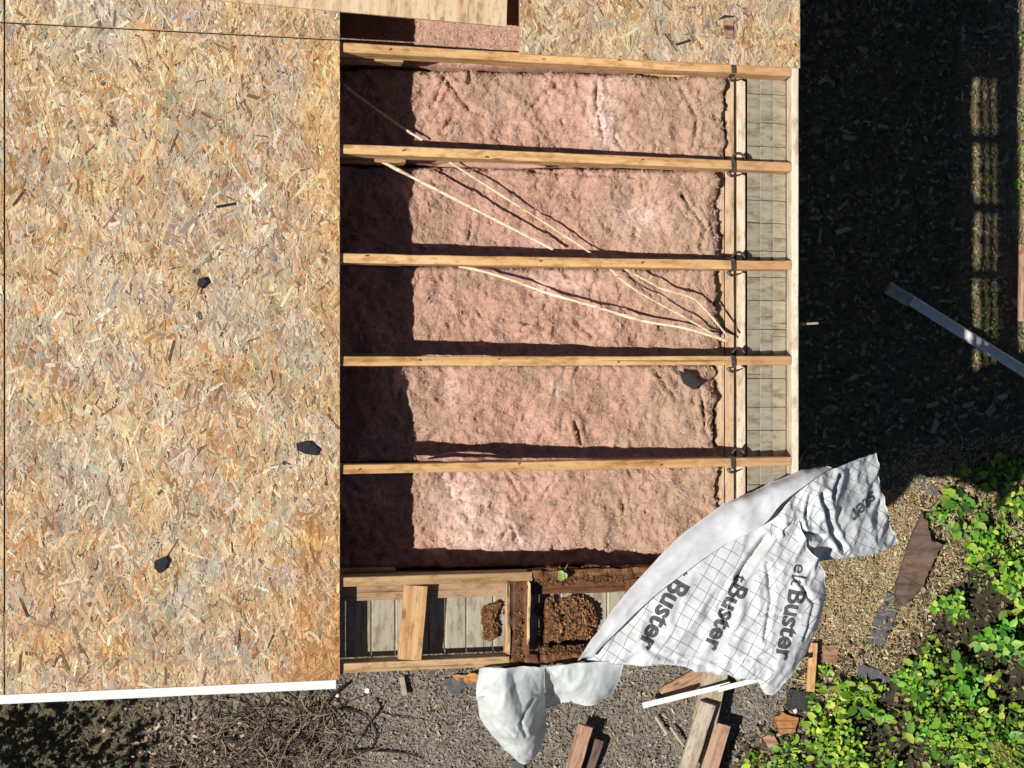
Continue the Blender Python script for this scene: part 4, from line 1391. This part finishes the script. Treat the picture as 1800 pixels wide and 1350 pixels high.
tag(o, 'short grey stick next to the long grey beam', 'stick')
o = board('stick', G(706, 1190, 0.03), G(712, 1222, 0.03), 0.03, 0.012, 'grey_board')
tag(o, 'short grey lath just below the rake board', 'stick')
# downspout: ribbed grey pipe with a duller end sleeve
dp = empty('downspout', G(1680, 585, 0.03))
tag(dp, 'grey metal downspout lying in the shade at right', 'downspout')
pa, pb = G(1592, 522, 0.09), G(1835, 674, 0.10)
dd = (pb - pa).normalized()
def rib_pipe(name, a, b2, r, mat):
    n, N = 24, 26
    d = (b2 - a).normalized(); side = d.cross(Vector((0, 0, 1))).normalized(); up = side.cross(d)
    vs, fs = [], []
    for i in range(N + 1):
        p = a.lerp(b2, i / N)
        for k in range(n):
            an = 2 * math.pi * k / n
            rr = r * (1 + 0.05 * math.cos(an * 6))
            q = abs(math.cos(an)) ** 4 + abs(math.sin(an)) ** 4
            rr *= (1 / q) ** 0.14
            vs.append(p + side * math.cos(an) * rr * 1.05 + up * math.sin(an) * rr * 0.8)
    for i in range(N):
        for k in range(n):
            x = i * n + k; y2 = i * n + (k + 1) % n
            fs.append((x, y2, y2 + n, x + n))
    # inner wall so that the end is an open mouth
    base = len(vs)
    for p in (a, a + d * 0.12):
        for k in range(n):
            an = 2 * math.pi * k / n
            vs.append(p + side * math.cos(an) * r * 0.92 + up * math.sin(an) * r * 0.72)
    for k in range(n):
        k2 = (k + 1) % n
        fs.append((k2, k, base + k, base + k2))
        fs.append((base + k2, base + k, base + n + k, base + n + k2))
    fs.append(tuple(base + n + k for k in range(n)))
    mesh_obj(name, vs, fs, mat, dp, smooth=True)


rib_pipe('pipe', pa, pb, 0.028, 'pipe_metal')
rib_pipe('end_sleeve', G(1560, 505, 0.09), G(1600, 529, 0.09), 0.033, 'pipe_end')
# shingle and wood scraps
SC = [
    ('shingle_scrap', [(1608, 835), (1628, 822), (1638, 850), (1652, 870), (1630, 872)], 'shingle_grey', 0.006, 'grey shingle scrap on the straw right of the sheet corner', 'shingle'),
    ('shingle_scrap', [(1553, 845), (1572, 842), (1574, 855), (1556, 858)], 'shingle_grey', 0.006, 'tiny grey shingle scrap at the edge of the house shadow', 'shingle'),
    ('wood_scrap', [(1540, 862), (1562, 858), (1572, 872), (1566, 892), (1545, 898)], 'orange_scrap', 0.02, 'orange rotten wood lump at the torn corner of the sheet', 'wood scrap'),
    ('wood_scrap', [(1676, 862), (1708, 856), (1718, 888), (1680, 896)], 'red_board', 0.015, 'pale brown wood square left of the green plants', 'wood scrap'),
    ('wood_scrap', [(1617, 900), (1626, 915), (1634, 948), (1652, 956), (1636, 990), (1618, 1030), (1590, 1062), (1570, 1066), (1574, 1020), (1592, 965)], 'brown_scrap', 0.035, 'large pointed dark brown bark slab on the straw', 'wood scrap'),
    ('shingle_scrap', [(1560, 1040), (1580, 1050), (1572, 1085), (1552, 1132), (1521, 1132), (1540, 1080)], 'shingle_grey', 0.01, 'long grey shingle scrap below the large bark slab', 'shingle'),
    ('shingle_scrap', [(1511, 1168), (1545, 1178), (1566, 1192), (1552, 1225), (1530, 1215), (1514, 1252), (1498, 1238), (1496, 1198)], 'shingle_grey', 0.008, 'bent grey shingle among the green plants', 'shingle'),
    ('shingle_scrap', [(1386, 1210), (1420, 1215), (1436, 1228), (1445, 1262), (1420, 1250), (1380, 1240)], 'shingle_dark', 0.012, 'black shingle scrap below the pointed sheet corner', 'shingle'),
    ('wood_scrap', [(1358, 1262), (1375, 1250), (1400, 1258), (1398, 1285), (1372, 1290)], 'orange_scrap', 0.03, 'orange rotten wood lump at the bottom near the plants', 'wood scrap'),
    ('wood_scrap', [(1445, 1135), (1478, 1132), (1468, 1165), (1446, 1162)], 'red_board', 0.012, 'small brown wood triangle right of the pointed sheet corner', 'wood scrap'),
    ('shingle_scrap', [(780, 1192), (842, 1192), (830, 1206), (815, 1210), (800, 1224), (788, 1212)], 'shingle_grey', 0.008, 'grey shingle scrap left of the hanging sheet tail', 'shingle'),
    ('wood_scrap', [(792, 1186), (840, 1184), (842, 1202), (820, 1200), (800, 1194)], 'orange_scrap', 0.012, 'orange board scrap on the grey shingle by the sheet tail', 'wood scrap'),
    ('shingle_scrap', [(897, 1335), (920, 1338), (925, 1362), (902, 1365)], 'shingle_grey', 0.01, 'grey shingle at the bottom edge under the sheet tail', 'shingle'),
    ('wood_scrap', [(1340, 1295), (1358, 1290), (1372, 1312), (1352, 1318)], 'red_board', 0.014, 'small reddish chip between the brown plank and the plants', 'wood scrap'),
]
for k, (nm, pts, mat, th, lb, ct) in enumerate(SC):
    zb = max(gz(*G(*p)[:2]) for p in pts) + 0.006 + (0.012 if 'on the grey shingle' in lb else 0)
    o = slab(nm, [G(px, py, zb)[:2] for px, py in pts], zb, th, mat, seed=k * 3.3, rough=min(0.013, 0.1 * max((G(*p) - G(*pts[0])).length for p in pts)))
    tag(o, lb, ct)
# white pebbles
for px, py, r, lb in ((645, 1216, 0.016, 'white pebble near the rake board, upper of two'), (592, 1223, 0.014, 'white pebble under the end of the drip edge'),
                      (1399, 1250, 0.013, 'white pebble on the black shingle scrap'), (1611, 1238, 0.012, 'white pebble among the green plants')):
    bm = bmesh.new()
    bmesh.ops.create_icosphere(bm, subdivisions=2, radius=r)
    c = G(px, py, 0.03)
    for v4 in bm.verts:
        v4.co *= 1 + 0.3 * noise.noise(v4.co * 60 + Vector((px, 0, 0)))
        v4.co.z *= 0.7
    me = bpy.data.meshes.new('pebble'); bm.to_mesh(me); bm.free()
    me.materials.append(MATS['stone_white'])
    o = bpy.data.objects.new('pebble', me)
    link(o, Matrix.Translation(Vector((c.x, c.y, gz(c.x, c.y) + r * 0.6))))
    tag(o, lb, 'pebble')

# ---------------------------------------------------------------- roots
def root(pts, r, label, mat='root_dark'):
    P = []
    for px, py, dz in pts:
        g = G(px, py, 0.02)
        P.append(Vector((g.x, g.y, gz(g.x, g.y) + dz)))
    vs, fs = tube(catmull(P, 6), lambda t: r * (1.1 - 0.6 * t), 6)
    o = mesh_obj('root', vs, fs, mat, smooth=True)
    tag(o, label, 'root', 'dark roots on the soil')


root([(575, 1245, .02), (612, 1247, .025), (640, 1258, .02), (650, 1270, .015)], 0.007, 'dark root arching below the end of the drip edge')
root([(660, 1228, .01), (668, 1245, .02), (650, 1270, .025), (632, 1300, .02), (622, 1318, .01)], 0.006, 'dark root running down across the soil left of the sheet tail')
root([(655, 1272, .015), (662, 1292, .02), (652, 1318, .015)], 0.007, 'short dark root branch near the middle of the bare soil')
root([(580, 1330, .01), (620, 1319, .025), (680, 1320, .025), (722, 1325, .02), (742, 1335, .01)], 0.007, 'long dark root lying level at the bottom edge')
root([(665, 1252, .01), (700, 1260, .015), (745, 1265, .012)], 0.004, 'thin reddish root pointing right across the soil')
root([(612, 1200, .03), (590, 1215, .05), (570, 1240, .04), (560, 1280, .02)], 0.008, 'dark root hanging below the corner of the drip edge')
root([(1645, 850, .01), (1680, 856, .02), (1720, 850, .015)], 0.005, 'thin dark twig above the pale wood square')


def tangle():
    V, Fq, colr = [], [], []
    cnt = 0
    for k in range(330):
        px = random.gauss(480, 85); py = random.gauss(1300, 45)
        if px > 640 or py < 1228:
            continue
        g = G(px, py, 0.02)
        a = random.uniform(0, 6.28)
        cur = random.uniform(-9, 9)
        L = random.uniform(0.10, 0.42); r = random.uniform(0.0018, 0.0055)
        p = Vector((g.x, g.y, gz(g.x, g.y) + random.uniform(0.0, 0.09)))
        pts = []
        n = 8
        for q in range(n):
            pts.append(p.copy())
            p = p + Vector((math.cos(a), math.sin(a), random.uniform(-0.25, 0.22))) * (L / n)
            a += cur * L / n + random.gauss(0, 0.15)
        vs, fs = tube(pts, lambda t: r * (1 - 0.6 * t), 4)
        c = np.array(random.choice([(0.26, 0.19, 0.13), (0.15, 0.105, 0.075), (0.38, 0.29, 0.20), (0.08, 0.056, 0.042)])) * random.uniform(0.7, 1.2)
        for f in fs:
            if len(f) == 4:
                Fq.append([q + cnt for q in f]); colr.append(c)
        V += [tuple(v4) for v4 in vs]
        cnt += len(vs)
    o = np_mesh('twig_tangle', np.array(V), np.array(Fq), 'litter', np.array(colr), smooth=True)
    tag(o, 'tangle of dry brown roots and twigs below the drip edge', 'twigs', kind='stuff')


tangle()

# ---------------------------------------------------------------- litter
def litter(name, label, cat, n, sampler, sizes, aspect, pal, lift=0.012, tilt=0.5, zmax=0.01):
    V = np.zeros((n, 4, 3)); colr = np.zeros((n, 3))
    k = 0
    while k < n:
        s = sampler()
        if s is None:
            continue
        x, y = s
        z = gz(x, y) + random.uniform(0.001, zmax) + lift * 0.3
        a = random.uniform(0, 6.28)
        l = random.uniform(*sizes) * random.uniform(0.4, 1.0); w = l * random.uniform(*aspect)
        e1 = Vector((math.cos(a), math.sin(a), random.uniform(-tilt, tilt))) * l / 2
        e2 = Vector((-math.sin(a), math.cos(a), random.uniform(-tilt, tilt))) * w / 2
        p = Vector((x, y, z))
        q = [(-1, -0.75), (0.85, -1), (1, 0.65), (-0.8, 1)]
        for m2, (u, w2) in enumerate(q):
            u *= random.uniform(0.7, 1.1); w2 *= random.uniform(0.7, 1.1)
            V[k, m2] = p + e1 * u + e2 * w2
        colr[k] = np.array(random.choice(pal)) * random.uniform(0.6, 1.25)
        k += 1
    o = np_mesh(name, V.reshape(-1, 3), np.arange(n * 4).reshape(n, 4), 'litter', np.clip(colr, 0.005, 0.8))
    tag(o, label, cat, kind='stuff')


def px_sampler(x0, x1, y0, y1, test=None):
    def f():
        px = random.uniform(x0, x1); py = random.uniform(y0, y1)
        g = G(px, py)
        if test and not test(g.x, g.y, px, py):
            return None
        return g.x, g.y
    return f


BR = [(0.28, 0.24, 0.19), (0.18, 0.15, 0.12), (0.40, 0.35, 0.29), (0.08, 0.066, 0.053), (0.25, 0.205, 0.16), (0.33, 0.30, 0.26)]
litter('mulch', 'fine brown mulch on the soil below the rake', 'mulch', 16000, px_sampler(540, 1420, 1140, 1400), (0.006, 0.028), (0.25, 0.7), BR)
litter('mulch', 'leaf litter toned dark for the shade below the white drip edge at lower left', 'mulch', 9000, px_sampler(-250, 600, 1160, 1400), (0.008, 0.035), (0.3, 0.8), [(0.10, 0.08, 0.06), (0.05, 0.04, 0.03), (0.20, 0.16, 0.12), (0.14, 0.11, 0.07), (0.09, 0.09, 0.05)])  # palette darkened to carry the shade at lower left
litter('wood_chips', 'pale pinkish wood chips scattered among the twigs', 'wood chips', 260, lambda: (lambda px, py: (G(px, py).x, G(px, py).y))(random.gauss(330, 70), random.gauss(1300, 30)), (0.015, 0.04), (0.3, 0.7), [(0.48, 0.33, 0.26), (0.55, 0.42, 0.33), (0.40, 0.26, 0.19)], zmax=0.05)
litter('wood_chips', 'pale wood chips strewn over the mulch under the sheet', 'wood chips', 620, px_sampler(560, 1420, 1170, 1400), (0.012, 0.045), (0.15, 0.5), [(0.48, 0.37, 0.24), (0.40, 0.29, 0.18), (0.52, 0.44, 0.33), (0.34, 0.25, 0.16)], zmax=0.02)
litter('dry_straw', 'tan dry straw and grass in the sun right of the sheet', 'straw', 20000, px_sampler(1400, 1850, 760, 1290, lambda x, y, px, py: poly_dist(x, y, TAN) > -0.1 * random.random()), (0.004, 0.035), (0.06, 0.6),
       [(0.62, 0.48, 0.30), (0.50, 0.37, 0.22), (0.70, 0.58, 0.40), (0.32, 0.22, 0.12), (0.50, 0.44, 0.23), (0.58, 0.38, 0.24), (0.18, 0.13, 0.08)], tilt=0.6, zmax=0.02)
litter('dry_grass', 'dry grass blades in the sun right of the sheet', 'grass', 2600, px_sampler(1400, 1850, 760, 1290, lambda x, y, px, py: poly_dist(x, y, TAN) > -0.1 * random.random()), (0.04, 0.11), (0.03, 0.07),
       [(0.56, 0.45, 0.27), (0.46, 0.36, 0.2), (0.36, 0.36, 0.14), (0.3, 0.22, 0.12)], tilt=0.35, zmax=0.035)
litter('bark_bits', 'brown bark bits strewn on the straw right of the sheet', 'bark', 300, px_sampler(1400, 1800, 800, 1290, lambda x, y, px, py: poly_dist(x, y, TAN) > -0.1), (0.02, 0.07), (0.25, 0.6),
       [(0.22, 0.14, 0.09), (0.13, 0.09, 0.07), (0.32, 0.2, 0.12), (0.42, 0.32, 0.24)], tilt=0.4, zmax=0.02)
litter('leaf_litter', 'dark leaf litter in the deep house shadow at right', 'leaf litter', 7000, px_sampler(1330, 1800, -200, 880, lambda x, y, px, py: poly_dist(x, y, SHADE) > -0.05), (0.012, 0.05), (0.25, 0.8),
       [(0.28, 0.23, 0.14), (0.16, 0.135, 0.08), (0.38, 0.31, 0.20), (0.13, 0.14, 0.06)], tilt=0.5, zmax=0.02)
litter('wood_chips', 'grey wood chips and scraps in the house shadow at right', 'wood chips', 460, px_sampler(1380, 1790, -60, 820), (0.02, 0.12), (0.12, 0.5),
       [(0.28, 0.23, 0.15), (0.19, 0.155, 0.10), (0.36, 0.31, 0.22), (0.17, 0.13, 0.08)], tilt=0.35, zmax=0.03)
litter('dry_straw', 'dry straw along the lit right edge and the light patches', 'straw', 5000, px_sampler(1690, 1880, -150, 640, lambda x, y, px, py: px > 1780 or (px < 1770 and py > 90)), (0.010, 0.045), (0.06, 0.4),
       [(0.40, 0.30, 0.16), (0.30, 0.22, 0.11), (0.46, 0.37, 0.2), (0.2, 0.2, 0.07)], tilt=0.6, zmax=0.02)

litter('mulch', 'brown leaves and bark bits between the green plants', 'mulch', 5000, px_sampler(1240, 1860, 780, 1420, lambda x, y, px, py: poly_dist(x, y, GREEN) > -0.15), (0.01, 0.05), (0.25, 0.8),
       [(0.07, 0.05, 0.03), (0.035, 0.027, 0.018), (0.18, 0.12, 0.07), (0.06, 0.07, 0.025), (0.34, 0.24, 0.14)], tilt=0.6, zmax=0.03)  # mulch colours darkened for the shade under the leaves
# ---------------------------------------------------------------- green plants
LT = np.array([(0, 0, 0), (0.35, 0.30, 0.06), (0.75, 0.24, 0.04), (1.0, 0, -0.05), (0.75, -0.24, 0.04), (0.35, -0.30, 0.06), (0.5, 0, -0.02)])
LF = np.array([(0, 6, 1), (1, 6, 2), (2, 6, 3), (3, 6, 4), (4, 6, 5), (5, 6, 0)])
GR = [(0.17, 0.38, 0.04), (0.24, 0.46, 0.05), (0.10, 0.25, 0.03), (0.32, 0.50, 0.07), (0.06, 0.15, 0.03), (0.38, 0.48, 0.10), (0.14, 0.30, 0.06)]


def leaves(specs):
    """specs: (pos, yaw, pitch, roll, size, colour)"""
    n = len(specs)
    V = np.zeros((n, 7, 3)); C = np.zeros((n, 6, 3))
    for k, (p, yaw, pit, rol, s, c) in enumerate(specs):
        M = np.array((Matrix.Rotation(yaw, 3, 'Z') @ Matrix.Rotation(-pit, 3, 'Y') @ Matrix.Rotation(rol, 3, 'X')))
        V[k] = (LT * s) @ M.T + np.array(p)
        C[k] = c
    Fc = (LF[None] + (np.arange(n) * 7)[:, None, None]).reshape(-1, 3)
    return V.reshape(-1, 3), Fc, C.reshape(-1, 3)


def gcol(lo=0.7, hi=1.15):
    return np.array(random.choice(GR)) * random.uniform(lo, hi) * 1.12


def ground_cover():
    sp = []
    cl = []
    while len(cl) < 270:
        px = random.uniform(1240, 1860); py = random.uniform(780, 1430)
        g = G(px, py)
        d = poly_dist(g.x, g.y, GREEN)
        if d < 0.0 or random.random() > 0.22 + 0.5 * d + 1.5 * fbm(g.x, g.y, 8, 2, 3.2):
            continue
        cl.append((g.x, g.y, random.uniform(0.04, 0.13) * (0.6 + min(1, d * 2)), random.uniform(0.03, 0.14 + 0.4 * min(1, d))))
    for (x, y, r, h) in cl:
        yellow = random.random() < 0.45
        sz = random.choice([0.016, 0.022, 0.03, 0.045, 0.06, 0.075])
        for _ in range(int(random.randint(10, 22) * (0.045 / sz) ** 0.8)):
            a = random.uniform(0, 6.28); rr = r * math.sqrt(random.random())
            hh = h * (1 - 0.5 * (rr / r) ** 2) * random.uniform(0.35, 1.0)
            c = gcol()
            if yellow:
                c = c * np.array((1.35, 1.1, 0.9))
            sp.append(((x + rr * math.cos(a), y + rr * math.sin(a), gz(x, y) + hh), a + random.gauss(0, 0.7), random.uniform(-0.6, 0.5), random.gauss(0, 0.5), sz * random.uniform(0.5, 1.25), c))
    for _ in range(700):                       # thin sprigs beyond the thicket
        px = random.uniform(1380, 1800); py = random.uniform(800, 1350)
        g = G(px, py)
        d = poly_dist(g.x, g.y, GREEN)
        if d > 0 or d < -0.3 or random.random() < -d * 3.5:
            continue
        sp.append(((g.x, g.y, gz(g.x, g.y) + random.uniform(0.01, 0.03)), random.uniform(0, 6.28), random.uniform(-0.3, 0.6), random.gauss(0, 0.4), random.uniform(0.012, 0.028), gcol() * np.array((1.25, 1.0, 1.2))))
    for _ in range(160):
        px, py = random.choice([(1793, 70), (1796, 330), (1735, 310), (1745, 540), (1796, 230)])
        g = G(px + random.gauss(0, 10), py + random.gauss(0, 30))
        sp.append(((g.x, g.y, gz(g.x, g.y) + random.uniform(0.01, 0.05)), random.uniform(0, 6.28), random.uniform(-0.3, 0.6), random.gauss(0, 0.4), random.uniform(0.012, 0.03), gcol()))
    V, Fc, C = leaves(sp)
    o = np_mesh('ground_cover', V, Fc, 'leaf', C, nper=3)
    tag(o, 'bright green leafy ground cover filling the lower right corner', 'ground cover', kind='stuff')


ground_cover()


def plant(px, py, r, h, n, sz, label, yellow=1.0, tiers=4):
    g = G(px, py, h * 0.6)
    base = Vector((g.x, g.y, gz(g.x, g.y)))
    root_e = empty('leafy_plant', base)
    tag(root_e, label, 'plant', 'green leafy plants at lower right')
    sp = []
    stems = []
    ns = max(5, n // 9)
    for s in range(ns):
        a = 2.399 * s
        rr = r * math.sqrt((s + 0.5) / ns)
        tip = base + Vector((math.cos(a) * rr, math.sin(a) * rr, h * (1 - 0.45 * (rr / r) ** 2) * random.uniform(0.8, 1.05)))
        stems.append((base, base.lerp(tip, 0.5) + Vector((0, 0, h * 0.15)), tip))
        m2 = n // ns
        for q in range(m2):
            t = 1 - 0.5 * (q / m2)
            p = base.lerp(tip, t) + Vector((0, 0, h * 0.12 * (1 - t)))
            b2 = a + 2.399 * q
            sp.append((tuple(p), b2, 0.15 + 0.5 * random.random() * (1 if q < 3 else -0.4), random.gauss(0, 0.25), sz * random.uniform(0.7, 1.15), gcol(0.85, 1.2) * np.array((yellow, 1.05, 0.9))))
    V, Fc, C = leaves(sp)
    np_mesh('foliage', V, Fc, 'leaf', C, parent=root_e, nper=3)
    for st in stems[:8]:
        vs, fs = tube(catmull(st, 3), 0.0025, 5)
        mesh_obj('stem', vs, fs, 'stem_green', root_e)


plant(1478, 1312, 0.165, 0.22, 190, 0.034, 'dense bright round bush with small leaves at the bottom edge', 1.25)
plant(1755, 1125, 0.12, 0.26, 60, 0.06, 'broad-leaved plant with large rounded leaves at the right edge', 0.8)
plant(1672, 1065, 0.10, 0.16, 60, 0.045, 'leafy plant right of the grey shingle scrap', 0.95)
plant(1785, 885, 0.13, 0.2, 80, 0.04, 'yellow-green plant at the right edge above the thicket', 1.2)
plant(1730, 950, 0.12, 0.18, 80, 0.042, 'bright plant in the upper part of the thicket', 1.05)
plant(1600, 1190, 0.09, 0.12, 45, 0.042, 'small plant right of the bent grey shingle', 0.95)
plant(1640, 1290, 0.12, 0.18, 70, 0.036, 'leafy plant at the bottom right of the round bush', 0.9)
plant(1780, 1025, 0.12, 0.22, 70, 0.046, 'tall leafy plant at the right edge in the middle of the thicket', 1.1)
plant(1655, 905, 0.07, 0.08, 36, 0.03, 'low sprig beside the pale wood square', 1.1)
plant(1450, 1180, 0.05, 0.07, 26, 0.028, 'small sprig beside the narrow orange lath', 1.1)
plant(1482, 1225, 0.05, 0.07, 26, 0.028, 'small yellow-green sprig left of the bent shingle', 1.3)
plant(1700, 1210, 0.12, 0.2, 70, 0.04, 'dark leafy plant in the centre of the thicket', 0.75)


def fern(px, py, ang, L, label):
    g = G(px, py, 0.2)
    root_e = empty('conifer_sprig', (g.x, g.y, 0.1))
    tag(root_e, label, 'plant')
    d = Vector((math.cos(ang), math.sin(ang), 0.1))
    s = Vector((-math.sin(ang), math.cos(ang), 0))
    p0 = Vector((g.x, g.y, 0.22))
    P = [p0 + d * L * t + s * 0.03 * math.sin(t * 2) for t in np.linspace(0, 1, 8)]
    vs, fs = tube(P, 0.004, 5)
    mesh_obj('stem', vs, fs, 'bark', root_e)
    sp = []
    for k in range(26):
        t = k / 26
        p = p0 + d * L * t + s * 0.03 * math.sin(t * 2)
        for sg in (-1, 1):
            ll = 0.10 * (1 - t) + 0.02
            for q in range(3):
                pp = p + (s * sg + d * 0.8) * ll * q / 3
                sp.append((tuple(pp), ang + sg * 0.9 + random.gauss(0, 0.3), random.uniform(-0.2, 0.4), 0, 0.014, np.array((0.30, 0.30, 0.07)) * random.uniform(0.6, 1.1)))
    V, Fc, C = leaves(sp)
    np_mesh('foliage', V, Fc, 'leaf', C, parent=root_e, nper=3)


fern(1800, 1365, math.radians(128), 0.28, 'yellowish feathery sprig in the bottom right corner')

# unseen shrub added outside the lower left for the shade it casts
def shrub():
    base = Vector((-3.35, -2.55, 0))
    root_e = empty('shrub', base)
    tag(root_e, 'unseen leafy shrub added beyond the lower left corner to shade the litter', 'shrub')
    sp = []
    for k in range(11):
        a = 0.57 * k
        tip = base + Vector((math.cos(a) * 0.5, math.sin(a) * 0.5, random.uniform(0.9, 1.6)))
        vs, fs = tube(catmull([base, base.lerp(tip, 0.5) + Vector((0, 0, 0.1)), tip], 4), lambda t: 0.016 * (1 - 0.7 * t), 6)
        mesh_obj('stem', vs, fs, 'bark', root_e)
    for _ in range(2600):
        a = random.uniform(0, 6.28); r = 0.72 * random.random() ** 0.5
        z = random.uniform(0.25, 1.75) * (1 - 0.35 * (r / 0.72) ** 2)
        if fbm(base.x + r * math.cos(a), base.y + r * math.sin(a), z, 2, 3.5) < -0.15:
            continue
        sp.append((tuple(base + Vector((r * math.cos(a), r * math.sin(a), z))), a, random.uniform(-0.6, 0.6), random.gauss(0, 0.6), random.uniform(0.04, 0.075), gcol(0.5, 0.9)))
    V, Fc, C = leaves(sp)
    np_mesh('foliage', V, Fc, 'leaf', C, parent=root_e, nper=3)


shrub()
